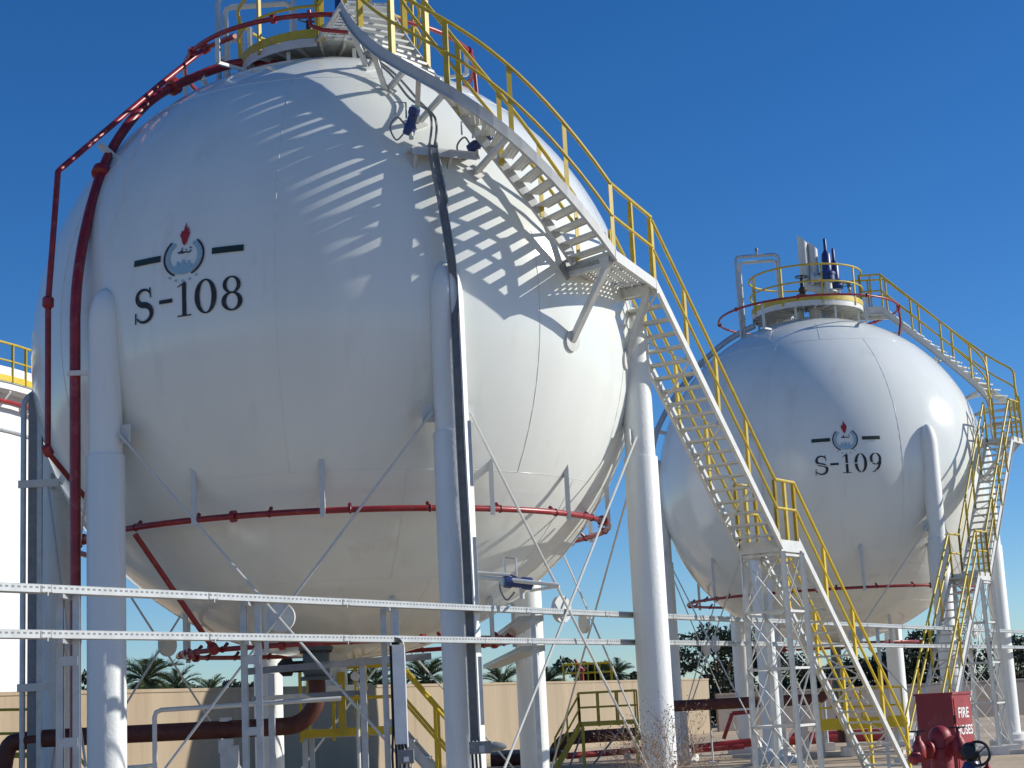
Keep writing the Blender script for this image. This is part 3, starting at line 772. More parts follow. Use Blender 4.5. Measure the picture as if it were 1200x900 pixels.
q1 = ringpt(C1, 2.5, 4, 5.10); red_pipe('connecting_pipe', [q1, q1+V((.02, 0, -.45)), q1+V((0, 0, -.72))], .035, 'short red drop pipe at the right end of the near tank top ring')
q1 = ringpt(C2, 2.6, -12, 4.84); red_pipe('connecting_pipe', [q1, q1+V((.03, 0, -.4)), q1+V((-.06, 0, -.85)), q1+V((-.25, .05, -.95))], .03, 'short red drop pipe at the right end of the farther tank top ring', (0,))

# grey pipe hugging the left side of the farther tank
pts = []
for (x, y, Y) in ((763, 552, 48.3), (764, 530, 48.3), (770, 505, 48.3), (783, 478, 48.4), (800, 452, 48.5), (822, 426, 48.6), (846, 404, 48.6), (866, 391, 48.6), (884, 382, 48.4)): pts.append(at(x, y, Y))
t = thing('riser_pipe', pts[0], 'grey pipe curving over the left side of the farther tank', 'pipe')
part(lambda b: b.tube(spline(pts, 5), .085, 10), 'pipe', 'galv', t)
for k in (2, 5):
    p = pts[k]; d = (C2-p).normalized(); part(lambda b: b.bar(p-d*.12, p+d*.5, .1, .1), 'bracket', 'steel_white', t)

# ------------------------------------------------------------------ instruments and cable tray on the near tank
tp = [sph(x, y, C1, R1+.16) for x, y in ((505, 172), (511, 205), (518, 240), (525, 280), (530, 315), (532, 345))]
lx = at(535.5, 420, 22.93); fx = lx.x; fy = 22.93
tp += [V((fx, fy, lx.z-.2)), V((fx, fy, 5.5)), V((fx+.02, fy-.02, 3.4)), V((fx+.02, fy-.02, 1.35))]
t = thing('cable_tray', tp[-1], 'dark vertical cable tray running down the middle leg of the near tank', 'cable tray')
def ribbon(b, pts, w, h, off):
    rings = []
    for i, p in enumerate(pts):
        d = (pts[min(i+1, len(pts)-1)]-pts[max(i-1, 0)]).normalized(); out = V((.05, -1, 0)) if p.z < C1.z+1.2 else (p-C1).normalized()
        x = out.cross(d).normalized(); o = d.cross(x).normalized()
        if o.dot(out) < 0: o = -o
        rings.append([p+x*(off-w/2), p+x*(off+w/2), p+x*(off+w/2)+o*h, p+x*(off-w/2)+o*h])
    b.quad_ring(rings)
ts = spline(tp[:7], 6)+tp[7:]
part(lambda b: ribbon(b, ts, .10, .05, 0), 'tray_base', 'galv_dark', t)
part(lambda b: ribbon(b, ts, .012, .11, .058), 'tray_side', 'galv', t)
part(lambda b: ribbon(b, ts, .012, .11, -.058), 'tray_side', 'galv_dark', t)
b0 = V((fx+.17, fy+.02, 1.8))
part(lambda b: [b.box(V((fx+.13, fy-.02, z)), (.05, .1, .9)) for z in (2.0, 3.6, 5.2)], 'perforated_cover', 'galv', t)
part(lambda b: [b.tube([V((fx-.03+.05*k, fy-.04, 1.40)), V((fx-.02+.05*k, fy-.05, .9)), V((fx+.04*k, fy-.04, .1))], .018, 6) for k in range(3)], 'cable', 'black', t)
t2 = thing('junction_box', V((fx+.1, fy-.1, 1.2)), 'dark grey junction box across the middle leg of the near tank', 'junction box')
jb = at(563, 876, 22.75)
part(lambda b: b.box(jb, (.29, .14, .16)), 'box', 'galv_dark', t2); part(lambda b: b.box(jb+V((.02, -.08, -.02)), (.07, .02, .09)), 'tag_plate', 'galv', t2)
part(lambda b: b.lathe(jb+V((.145, 0, 0)), [(.06, 0), (.07, .05), (.05, .14), (.02, .2)], 12, V((1, 0, 0))), 'gland', 'galv_dark', t2)
# instrument shelf
p0 = sph(478, 176, C1, R1+.1); p1 = sph(553, 183, C1, R1+.1)
t = thing('instrument_shelf', (p0+p1)/2, 'narrow white shelf on the near tank shell carrying two blue transmitters', 'shelf')
ax = (p1-p0).normalized(); nn = ((p0+p1)/2-C1); nn.z = 0; nn.normalize()
part(lambda b: b.bar(p0, p1, .34, .025), 'plate', 'steel_white', t); part(lambda b: b.bar(p0+V((0, 0, -.06))+nn*.16, p1+V((0, 0, -.06))+nn*.16, .02, .10), 'edge_angle', 'galv', t)
part(lambda b: [b.bar(q+nn*.12+V((0, 0, -.02)), q-nn*.05+V((0, 0, -.34)), .05, .05) for q in (p0.lerp(p1, .08), p0.lerp(p1, .62))], 'bracket', 'galv', t)
part(lambda b: [b.tube(spline([p0.lerp(p1, .30+.08*k)+nn*.05, p0.lerp(p1, .34+.06*k)+nn*.1+V((0, 0, .5)), sph(488-8*k, 115, C1, R1+.12), sph(462-5*k, 86, C1, R1+.16), sph(430-3*k, 62, C1, R1+.25)], 6), .02, 6) for k in range(2)], 'conduit', 'galv_dark', t)
def transmitter(p, d, label):
    t = thing('transmitter', p, label, 'transmitter', 'blue transmitters on the near tank')
    d = d.normalized(); q = p+V((0, 0, .22))
    part(lambda b: b.cyl(p, q, .035, n=10), 'stem', 'steel_white', t)
    part(lambda b: b.lathe(q-d*.16, [(.05, 0), (.088, .02), (.088, .15), (.07, .18), (.07, .30), (.085, .31), (.085, .40), (.06, .42)], 16, d), 'housing', 'blue', t)
    part(lambda b: b.lathe(q+d*.26, [(.062, 0), (.062, .025)], 14, d), 'glass_face', 'ink_blue', t)
    part(lambda b: b.tube(spline([q-d*.1, q+V((-.18, 0, .12)), q+V((-.30, 0, -.02)), q+V((-.22, 0, -.22)), q+V((-.10, 0, -.12))], 6), .014, 6), 'capillary', 'galv_dark', t)
    part(lambda b: b.tube([q+V((-.06, 0, .1)), q+V((-.06, 0, .34)), q+V((-.22, 0, .36)), q+V((-.22, 0, .16))], .016, 6), 'impulse_tube', 'galv', t)
transmitter(sph(482, 163, C1, R1+.2), V((.3, -.35, .85)), 'left blue transmitter standing on the instrument shelf of the near tank')
transmitter(sph(560, 186, C1, R1+.18), V((.75, -.35, .45)), 'right blue transmitter hanging under the curved stair of the near tank')
ptr = at(608, 690, 23.6)
t = thing('pipe_bracket', at(560, 675, 23.0), 'white bent pipe bracket beside the middle leg carrying the low blue transmitter', 'bracket')
part(lambda b: (b.tube([at(556, 676, 23.2), at(600, 680, 23.2), at(655, 686, 23.2)], .03, 8), b.tube([at(655, 687, 23.2), at(622, 692, 23.7)], .022, 8), b.tube([at(558, 671, 23.2), at(598, 674, 23.2)], .022, 8)), 'conduit', 'steel_white', t)
transmitter(at(612, 702, 23.3), V((-.9, -.3, .1)), 'low blue transmitter beside the middle leg, just above the upper tray')

# ------------------------------------------------------------------ cable tray rack across the front
U0 = at(0, 687, 15.4); ZU = U0.z
LP = [atz(-60, 684, 3.10)]
hu, hl = 3.10, 2.672
def on_u(x, y): p = atz(x, y, hu); return p
Pa = atz(-70, 684.5, hu); Pb = atz(561, 712.5, hu); Pc = atz(900, 727.5, hu); Pd = atz(1120, 737, hu)
def tray(name, a, c, z, label, group, wd=.16):
    a = V((a.x, a.y, z)); c = V((c.x, c.y, z)); d = (c-a); l = d.length; d.normalize(); y = V((-d.y, d.x, 0))
    mw = Matrix.Identity(4)
    for i in range(3): mw[i][0] = d[i]; mw[i][1] = y[i]; mw[i][2] = (0, 0, 1)[i]; mw[i][3] = a[i]
    b = MB(); X, Y, Z = V((1, 0, 0)), V((0, 1, 0)), V((0, 0, 1))
    hw = wd/2+.003
    b.box((l/2, 0, -.043), (l, wd, .006)); b.box((l/2, -hw, -.008), (l, .005, .072)); b.box((l/2, hw, -.008), (l, .005, .072))
    b.box((l/2, 0, .031), (l, wd+.012, .004))
    b.box((-.003, 0, -.008), (.006, wd+.02, .086))
    for s in range(int(l/2.4)): b.box((2.4*s+1.2, -hw-.006, -.008), (.16, .006, .06)); b.box((2.4*s+1.14, -hw-.010, -.008), (.02, .004, .066)); b.box((2.4*s+1.26, -hw-.010, -.008), (.02, .004, .066)); b.bar((2.4*s+1.2, -hw-.01, -.04), (2.4*s+1.2, -hw-.01, -.075), .012, .012); 
    o = b.build(name, 'tray', None, False, mw=mw)
    return tag(o, label, 'cable tray', group)
gr = 'galvanised cable trays on the rack'
tray('cable_tray', Pa, Pb, hu, 'upper perforated metal tray crossing in front of the near tank', gr)
tray('cable_tray', Pa, Pb, hl, 'lower perforated metal tray crossing in front of the near tank', gr)
far_e = atz(1260, 743, hu)
tray('cable_tray', Pb, far_e, hu, 'upper metal tray running from the middle leg toward the farther tank', gr)
tray('cable_tray', Pb, far_e, hl, 'lower metal tray running from the middle leg toward the farther tank', gr)
dirU = (Pb-Pa).normalized(); nU = V((dirU.y, -dirU.x, 0))
def on_line(px):
    # point of the tray line seen at column px
    lo, hi = 0.0, 1.0
    f = lambda p: 600+FPX*((p-CAM).dot(RT))/((p-CAM).dot(FW))
    for _ in range(40):
        m = (lo+hi)/2
        if f(Pa.lerp(far_e, m)) < px: lo = m
        else: hi = m
    return Pa.lerp(far_e, lo)
def rack_post(px, label, dx=.16, single=False):
    p = on_line(px); p.z = 0
    t = thing('rack_post', p, label, 'support frame', 'steel posts carrying the cable trays')
    ax = (V((1, 0, 0)), V((0, 1, 0)), V((0, 0, 1)))
    for s in ((-1, 1) if not single else (0,)):
        q = p+V((s*dx/2, .14, 0))
        part(lambda b: (b.box(q+V((-.033, 0, (hu-.05)/2)), (.006, .06, hu-.05)), b.box(q+V((.0, -.028, (hu-.05)/2)), (.066, .006, hu-.05)), b.box(q+V((.0, .028, (hu-.05)/2)), (.066, .006, hu-.05))), 'upright', 'galv', t)
    for hh in (hu, hl): part(lambda b: b.bar(p+V((0, -.16, hh-.07)), p+V((0, .2, hh-.07)), .05, .04), 'arm', 'galv', t)
    if not single: part(lambda b: [b.box(p+V((0, .105, z)), (dx+.03, .012, .09)) for z in (2.42, 1.65, .9, .2)], 'rung', 'galv', t)
    part(lambda b: b.box(p+V((0, .14, .02)), (.4, .3, .06)), 'base_plate', 'pad_white', t)
    return t
rack_post(76, 'leftmost twin-channel steel post carrying the perforated trays')
rack_post(291, 'twin-channel steel post under the trays between the left and middle legs')
rack_post(455, 'twin-channel steel post under the trays, beside the tall cable cover')
rack_post(624, 'single steel post under the trays, just right of the middle leg', single=True)
rack_post(910, 'thin steel post under the trays at the left of the lattice tower', single=True)
rack_post(1029, 'thin steel post under the trays beneath the farther tank', single=True)
# branch trays running back under the tank
for (hz, lb) in ((hu, 'upper branch tray running back under the near tank'), (hl, 'lower branch tray running back under the near tank')):
    p = on_line(622); p.z = hz; q = V((p.x-.80, p.y+10.5, hz))
    tray('branch_tray', p+V((0, .42, 0)), q, hz-.09, lb, 'branch trays under the near tank', wd=.34)
# tall cable cover with gland box at the foot
p = on_line(466)+V((0, -.12, 0)); p.z = 0
t = thing('cable_drop', V((p.x, p.y, 0)), 'tall pale metal cable cover curving down from the lower tray', 'cable cover')
def coverf(b):
    prof = [(p+V((-.17, 0, hl-.03))), p+V((-.12, 0, hl+.01)), p+V((-.04, 0, hl+.02)), p+V((.03, 0, hl+.0)), p+V((.065, 0, hl-.05)), p+V((.075, 0, hl-.14)), p+V((.075, 0, 1.35))]
    rings = [[q+V((0, -.08, 0)), q+V((0, .08, 0)), q+V((-.008, .08, -.006)), q+V((-.008, -.08, -.006))] for q in prof]
    b.quad_ring(rings)
part(coverf, 'cover', 'pale_metal', t)
part(lambda b: b.box(V((p.x+.0, p.y-.083, (hl+1.35)/2-.02)), (.15, .006, hl-1.35-.12)), 'front_plate', 'pale_metal', t)
part(lambda b: [b.tube([V((p.x-.10+.02*k, p.y+.0, hl-.05)), V((p.x-.10+.02*k, p.y-.02, 1.6)), V((p.x-.12+.05*k, p.y-.04, 1.25)), V((p.x-.1+.03*k, p.y-.04, .1))], .016, 6) for k in range(5)], 'cable', 'black', t)
t = thing('junction_box', V((p.x+.05, p.y, 1.2)), 'grey junction box at the foot of the tall cable cover', 'junction box')
part(lambda b: b.box(V((p.x+.06, p.y-.13, 1.24)), (.18, .12, .16)), 'box', 'galv_dark', t); part(lambda b: b.box(V((p.x+.06, p.y-.196, 1.21)), (.06, .012, .06)), 'tag_plate', 'white_letter', t)
part(lambda b: [b.tube([V((p.x+.0+.06*k, p.y-.13, 1.16)), V((p.x+.0+.06*k, p.y-.13, .05))], .014, 6) for k in range(3)], 'conduit', 'steel_white', t)

# ------------------------------------------------------------------ outlet valve, brown pipe, yellow stairs under the near tank
zc = at(340, 851, 26.6).z
t = thing('product_pipe', at(12, 890, 26.6), 'dark brown pipe running left from the bottom valve of the near tank', 'pipe')
pl = spline([V((at(0, 900, 26.6).x, 26.6, .05)), V((at(0, 900, 26.6).x, 26.6, .55)), V((at(8, 880, 26.6).x, 26.6, zc-.16)), V((at(30, 866, 26.6).x, 26.6, zc-.02)), V((at(60, 863, 26.6).x, 26.6, zc))], 6)
xe = at(346, 850, 26.6).x
pl += [V((at(200, 860, 26.6).x, 26.6, zc))]+spline([V((xe-.3, 26.6, zc)), V((xe, 26.6, zc+.02)), V((xe+.22, 26.6, zc+.16)), V((xe+.34, 26.6, zc+.40)), V((xe+.35, 26.6, zc+.7))], 6)
part(lambda b: b.tube(pl, .135, 16), 'pipe', 'oxide', t)
for px in (262, 300):
    q = V((at(px, 855, 26.6).x, 26.6, zc))
part(lambda b: (b.box(V((at(262, 855, 26.4).x, 26.6, zc-.25)), (.2, .22, .2)), b.box(V((at(266, 855, 26.4).x, 26.6, zc/2-.1)), (.26, .2, zc-.3)), b.box(V((at(262, 855, 26.4).x, 26.6, zc+.15)), (.14, .3, .06))), 'pipe_support', 'galv', t)
vx = xe+.35
t = thing('shutoff_valve', V((vx, 26.6, zc+.7)), 'big dark flanged shutoff valve at the bottom outlet of the near tank', 'valve')
vb = V((vx, 26.6, zc+.68))
part(lambda b: b.lathe(vb, [(.26, 0), (.26, .05), (.19, .07), (.21, .12), (.21, .40), (.19, .44), (.27, .46), (.27, .53)], 24), 'valve_body', 'valve_grey', t)
part(lambda b: [b.cyl(vb+V((.235*math.cos(rad(30*k)), .235*math.sin(rad(30*k)), .42)), vb+V((.235*math.cos(rad(30*k)), .235*math.sin(rad(30*k)), .58)), .018, n=6) for k in range(12)], 'bolt', 'oxide', t)
part(lambda b: (b.lathe(vb+V((-.2, 0, .22)), [(.09, 0), (.09, .16), (.14, .18), (.14, .32), (.06, .40)], 16, V((-1, -.2, 0)))), 'actuator', 'black', t)
part(lambda b: b.cyl(vb+V((0, 0, .53)), V((vx, 26.6, C1.z-4.9)), .13, n=16), 'upper_pipe', 'leg_white', t)
# grey support beams and posts round the valve
t = thing('pipe_support', at(316, 800, 25.6), 'grey steel beams and posts framing the bottom valve of the near tank', 'support frame')
A = at(290, 787, 25.3); B_ = at(505, 769, 25.9); part(lambda b: b.bar(A, B_, .08, .10), 'beam', 'galv_dark', t)
A2_ = at(296, 819, 25.3); B2_ = at(430, 811, 25.9); part(lambda b: b.bar(A2_, B2_, .08, .07), 'beam', 'galv_dark', t)
for px in (316, 423):
    q = A.lerp(B_, (px-290)/215); part(lambda b: b.box(V((q.x, q.y+.07, q.z/2-.03)), (.09, .09, q.z-.05)), 'post', 'galv', t)
# white hand-rail style water pipe
t = thing('water_pipe', at(181, 890, 25.0), 'thin white pipe bent into a square frame behind the left leg', 'pipe')
zq = at(250, 829, 25).z
q0 = at(181, 835, 25)
part(lambda b: b.tube([V((q0.x, 25, .0)), V((q0.x, 25, zq-.1)), V((q0.x+.025, 25, zq-.03)), V((q0.x+.10, 25, zq)), V((at(300, 829, 25).x, 25.1, zq+.02)), V((at(400, 823, 25.3).x, 25.3, zq+.04))], .035, 10), 'pipe', 'steel_white', t)
part(lambda b: b.tube([V((q0.x, 25, zq-.78)), V((q0.x-.45, 25.1, zq-.80))], .03, 8), 'branch', 'steel_white', t)
# yellow access platform with stairs
yc = at(400, 865, 28.2)
t = thing('access_platform', V((yc.x, yc.y, 0)), 'low yellow access platform with handrails and stair beside the bottom valve', 'platform')
fz = yc.z+.05
xa, xb = at(355, 865, 28).x, at(470, 865, 28).x
part(lambda b: b.box(V(((xa+xb)/2, 28.3, fz)), (xb-xa, 1.0, .06)), 'floor', 'galv', t)
part(lambda b: b.box(V(((xa+xb)/2, 27.78, fz+.05)), (xb-xa, .02, .13)), 'toe_board', 'yellow_bright', t)
railing(t, [V((xa, 27.8, fz)), V((xb, 27.8, fz))], 4, 1.1, 'yellow_bright', r=.024); railing(t, [V((xa, 28.8, fz)), V((xb, 28.8, fz))], 3, 1.1, 'yellow_bright', r=.024)
for X in (xa+.05, xb-.05):
    for Y in (27.85, 28.75): part(lambda b: b.box(V((X, Y, fz/2-.02)), (.08, .08, fz-.04)), 'leg', 'galv', t)
s0, s1 = V((xb, 27.8, fz)), V((xb+1.15, 27.8, 0.02)); 
stringer(t, [s0, s1], 'galv'); stringer(t, [s0+V((0, 1, 0)), s1+V((0, 1, 0))], 'galv', side=-1)
railing(t, [s0, s1], 3, 1.1, 'yellow_bright', r=.024); railing(t, [s0+V((0, 1, 0)), s1+V((0, 1, 0))], 3, 1.1, 'yellow_bright', r=.024)
treads(t, [s0, s1], [s0+V((0, 1, 0)), s1+V((0, 1, 0))], 5, 'galv')
part(lambda b: b.box(V((at(401, 835, 27.6).x, 27.6, fz+.50)), (.12, .08, 1.0)), 'panel', 'yellow', t)
t = thing('gauge_pipe', at(424, 860, 27.2), 'white bent pipe with a round gauge in front of the yellow platform', 'pipe')
gx = at(419, 830, 27.2).x; gz = at(419, 830, 27.2).z
part(lambda b: b.tube(spline([V((gx, 27.2, .1)), V((gx, 27.2, gz-.3)), V((gx+.03, 27.2, gz)), V((gx+.1, 27.2, gz+.12)), V((gx+.05, 27.2, gz+.3)), V((gx, 27.2, gz+.4))], 5), .03, 8), 'pipe', 'steel_white', t)
part(lambda b: b.lathe(V((gx-.02, 27.2, gz+.5)), [(.07, 0), (.07, .05)], 16, V((0, -1, 0))), 'gauge', 'white_letter', t)

# yellow crossover stair behind the right leg
ys = at(700, 848, 48.0)
t = thing('crossover_stair', V((ys.x, ys.y, 0)), 'mustard yellow crossover stair over pipes, left of the right leg', 'stair')
fz = ys.z; xa, xb = at(680, 848, 48).x, at(748, 848, 48).x
part(lambda b: b.box(V(((xa+xb)/2, 48.5, fz)), (xb-xa, 1.0, .12)), 'floor', 'yellow', t)
railing(t, [V((xa, 48.0, fz)), V((xb, 48.0, fz))], 4, .86, 'yellow'); railing(t, [V((xa, 49.0, fz)), V((xb, 49.0, fz))], 4, .86, 'yellow')
s0, s1 = V((xa, 48.0, fz)), V((at(652, 898, 48).x, 48.0, 0.02))
stringer(t, [s1, s0], 'yellow'); stringer(t, [s1+V((0, 1.0, 0)), s0+V((0, 1.0, 0))], 'yellow', side=-1)
railing(t, [s1, s0], 3, .8, 'yellow'); treads(t, [s0, s1], [s0+V((0, 1.0, 0)), s1+V((0, 1.0, 0))], 4, 'galv')
for X in (xa+.06, xb-.06): part(lambda b: b.box(V((X, 48.05, fz/2-.03)), (.09, .09, fz-.06)), 'leg', 'yellow', t)
part(lambda b: (b.bar(V((xa+.1, 48.1, fz-.1)), V((xa-.35, 48.1, .05)), .08, .05), b.bar(V((xb-.4, 48.1, fz-.1)), V((xa+.3, 48.1, .05)), .08, .05)), 'brace', 'galv_dark', t)
t = thing('header_pipe', at(640, 880, 50.5), 'dark brown pipe header crossing under the mustard yellow stair', 'pipe')
hp = at(690, 864, 50.6)
part(lambda b: b.tube(spline([V((at(575, 892, 50.6).x, 50.6, hp.z-.52)), V((at(640, 887, 50.6).x, 50.6, hp.z-.50)), V((at(655, 875, 50.6).x, 50.6, hp.z-.2)), V((at(672, 866, 50.6).x, 50.6, hp.z)), V((at(752, 858, 50.6).x, 50.6, hp.z+.03))], 6), .19, 14), 'pipe', 'oxide', t)
part(lambda b: b.tube([V((at(575, 886, 50.0).x, 50.0, hp.z-.30)), V((at(650, 882, 50.0).x, 50.0, hp.z-.3))], .07, 10), 'pipe', 'galv_dark', t)
t = thing('ground_pipe', at(668, 886, 51.6), 'bright red fire pipe lying along the foot of the beige wall', 'pipe', 'red fire pipes lying on the ground')
gp = [at(664, 886, 51.5), at(752, 879, 52.5)]
part(lambda b: b.tube(gp, .10, 10), 'fire_pipe', 'red_fire', t); part(lambda b: [b.box(V((q.x, q.y, q.z/2-.05)), (.2, .2, q.z)) for q in (gp[0].lerp(gp[1], .2), gp[0].lerp(gp[1], .8))], 'saddle', 'pad_white', t)
# brown pipe and red manifold under the far tank
t = thing('product_pipe', at(790, 830, 44.6), 'dark brown pipe crossing under the farther tank', 'pipe')
pz = at(880, 823, 46).z
pl = [V((at(760, 835, 46).x, 46, pz)), V((at(950, 820, 46).x, 46, pz))]+spline([V((at(955, 820, 46).x, 46, pz)), V((at(963, 818, 46).x, 46, pz+.06)), V((at(968, 810, 46).x, 46, pz+.25)), V((at(969, 800, 46).x, 46, pz+.55))], 5)
part(lambda b: b.tube(pl, .15, 14), 'pipe', 'oxide', t)
part(lambda b: [b.box(V((at(px, 823, 46).x, 46, pz/2-.08)), (.18, .18, pz-.16)) for px in (800, 940)], 'saddle', 'concrete', t)
t = thing('ground_pipe', at(810, 878, 50), 'red fire water manifold on the ground left of the farther tank foot', 'pipe', 'red fire pipes lying on the ground')
part(lambda b: (b.tube([at(808, 878, 50), at(880, 870, 50)], .13, 10), b.tube([at(808, 880, 48.8), at(872, 875, 48.8)], .07, 8)), 'fire_pipe', 'red_fire', t)
part(lambda b: (b.bar(at(848, 866, 50), at(858, 836, 50), .14, .10), b.bar(at(858, 836, 50), at(880, 834, 50), .12, .12)), 'frame', 'red_fire', t)
t = thing('ground_pipe', at(930, 868, 54), 'long red fire pipe on the ground under the farther tank', 'pipe', 'red fire pipes lying on the ground')
part(lambda b: (b.tube([at(925, 868, 54), at(1050, 862, 54)], .14, 10), b.tube([at(925, 862, 54.5), at(1050, 856, 54.5)], .09, 8)), 'fire_pipe', 'red_fire', t)
t = thing('marker_post', at(836, 895, 38), 'thin white marker post standing on the ground near the dry bush', 'post')
mp0 = atz(836, 896, 0)
part(lambda b: (b.tube([mp0, at(833, 856, mp0.y)], .025, 8),), 'pole', 'steel_white', t); part(lambda b: b.box(mp0+V((0, 0, .04)), (.2, .2, .08)), 'base', 'pad_white', t)
# white small pedestals under the farther tank
for px, py, lb in ((996, 886, 'white valve pedestal behind the lowest stair flight'), (970, 880, 'slim white pipe stand left of the white valve pedestal')):
    q = atz(px, py, 0); t = thing('pipe_stand', q, lb, 'pipe stand')
    part(lambda b: b.box(q+V((0, 0, .12)), (.4, .4, .24)), 'base', 'pad_white', t); part(lambda b: (b.cyl(q+V((0, 0, .24)), q+V((0, 0, 1.5)), .06, n=12), b.box(q+V((0, 0, 1.52)), (.3, .2, .08))), 'stem', 'galv', t)
q = at(1005, 838, 46.5); t = thing('access_platform', V((q.x, q.y, 0)), 'yellow railed platform under the farther tank, seen through the stair', 'platform')
part(lambda b: b.box(V((q.x, q.y, q.z-.3)), (2.2, 1.2, .08)), 'floor', 'galv', t); part(lambda b: b.box(V((q.x, q.y-.62, q.z-.2)), (2.2, .03, .3)), 'toe_board', 'yellow_bright', t)
railing(t, [V((q.x-1.1, q.y-.6, q.z-.3)), V((q.x+1.1, q.y-.6, q.z-.3))], 5, 1.0, 'yellow_bright', r=.026)
for X in (-1.0, 1.0): part(lambda b: b.box(V((q.x+X, q.y, (q.z-.34)/2)), (.1, .1, q.z-.34)), 'leg', 'galv', t)
nb = V((C2.x, C2.y, 0)); t = thing('shutoff_valve', nb+V((0, 0, 1.3)), 'brown and grey outlet valve beneath the farther tank', 'valve')
part(lambda b: b.lathe(nb, [(.28, 1.25), (.28, 1.32), (.2, 1.35), (.2, 1.9), (.28, 1.95), (.28, 2.05), (.15, 2.07), (.15, C2.z-R2+.1)], 20), 'valve_body', 'valve_grey', t)
part(lambda b: b.cyl(nb+V((0, 0, .3)), nb+V((0, 0, 1.25)), .15), 'lower_pipe', 'oxide', t)

# ------------------------------------------------------------------ walls
def wall(a, c, h, th, m, label):
    d = (c-a); d.z = 0; l = d.length; d.normalize(); y = V((-d.y, d.x, 0))
    t = thing('boundary_wall', V((a.x, a.y, 0)), label, 'wall')
    part(lambda b: b.box(V(((a.x+c.x)/2, (a.y+c.y)/2, h/2-.1))+y*(th/2), (l, th, h+.2), (d, y, V((0, 0, 1)))), 'wall_face', m, t, False)
    part(lambda b: b.box(V(((a.x+c.x)/2, (a.y+c.y)/2, h+.04))+y*(th/2), (l, th+.06, .08), (d, y, V((0, 0, 1)))), 'coping', m, t, False)
    return t
H1 = 2.50
W0 = atz(-60, 812, H1+.08); W1 = atz(830, 795, H1+.08)
wall(W0, W1, H1, .3, 'wall_beige', 'long beige rendered wall behind the near tank, partly in shadow')
W2 = V((W1.x+.35, W1.y-.2, 0)); W3 = V((W1.x+26, W1.y+6, 0))
wall(W2, W3, 1.75, .3, 'wall_grey', 'lower greyish wall in shade behind the farther tank')

# monitor platform by the wall
YM = W0.lerp(W1, .62).y; YM = 74.0; q = at(692, 797, YM); 
t = thing('monitor_platform', V((q.x, q.y, 0)), 'small yellow railed platform rising above the beige wall', 'platform')
fz = q.z-.1; xa, xb = at(661, 797, YM).x, at(718, 797, YM).x
part(lambda b: b.box(V(((xa+xb)/2, YM+.6, fz)), (xb-xa, 1.2, .06)), 'floor', 'yellow', t)
railing(t, [V((xa, YM, fz)), V((xb, YM, fz))], 5, .82, 'yellow_bright', r=.03); railing(t, [V((xa, YM+1.2, fz)), V((xb, YM+1.2, fz))], 4, .82, 'yellow_bright', r=.03)
for X in (xa, xb): part(lambda b: b.box(V((X, YM+.6, fz/2)), (.1, .1, fz)), 'leg', 'yellow', t)
mb = V((at(683, 797, YM).x, YM+.4, fz+.03))
t = thing('fire_monitor', mb, 'red fire monitor nozzle tilted upward on the yellow platform by the wall', 'fire monitor')
part(lambda b: b.lathe(mb, [(.12, 0), (.12, .05), (.07, .08), (.07, .45), (.12, .48), (.12, .58)], 14), 'riser', 'red_fire', t)
part(lambda b: b.tube([mb+V((0, 0, .55)), mb+V((-.08, -.05, .62)), mb+V((-.3, -.1, 1.0))], .08, 10, radii=[.09, .09, .06]), 'nozzle', 'red_fire', t)

# ------------------------------------------------------------------ far left storage tank and pipe cluster
Yt = 50.0; rt = 8.0; ex = at(46, 600, Yt).x; CT = V((ex-rt, Yt, 0)); ht = at(40, 478, Yt).z
t = thing('storage_tank', CT, 'white cylindrical storage tank with a yellow railed roof at the far left', 'tank')
part(lambda b: b.lathe(CT, [(rt, 0), (rt, ht), (rt+.55, ht), (rt+.55, ht+.18), (rt-.4, ht+.18), (.2, ht+.9)], 72), 'shell', 'tank_white', t)
part(lambda b: b.lathe(CT, [(rt+.57, ht+.182), (rt+.60, ht+.182), (rt+.60, ht+.62), (rt+.57, ht+.62)], 72), 'roof_edge', 'tank_white', t)
part(lambda b: b.lathe(CT, [(rt+.605, ht+.20), (rt+.62, ht+.20), (rt+.62, ht+.38), (rt+.605, ht+.38)], 72), 'toe_board', 'yellow_bright', t)
part(lambda b: b.ring(CT+V((0, 0, ht+1.30)), rt+.6, .04, 96, 8), 'top_rail', 'yellow', t)
part(lambda b: b.ring(CT+V((0, 0, ht+.80)), rt+.6, .03, 96, 8), 'mid_rail', 'yellow', t)
for k in range(36):
    a = -100+4.2*k
    part(lambda b: b.box(ringpt(CT, rt+.6, a, ht+.75), (.07, .07, 1.1)), 'post', 'yellow', t)
part(lambda b: b.ring(CT+V((0, 0, ht-.30)), rt+.30, .07, 96, 8), 'spray_pipe', 'red', t)
part(lambda b: b.ring(CT+V((0, 0, ht-1.05)), rt+.03, .05, 96, 8), 'stiffener', 'galv', t)
part(lambda b: [b.bar(ringpt(CT, rt+.01, a, ht-.55), ringpt(CT, rt+.5, a, ht-.04), .08, .06) for a in range(-90, 60, 10)], 'bracket', 'tank_white', t)
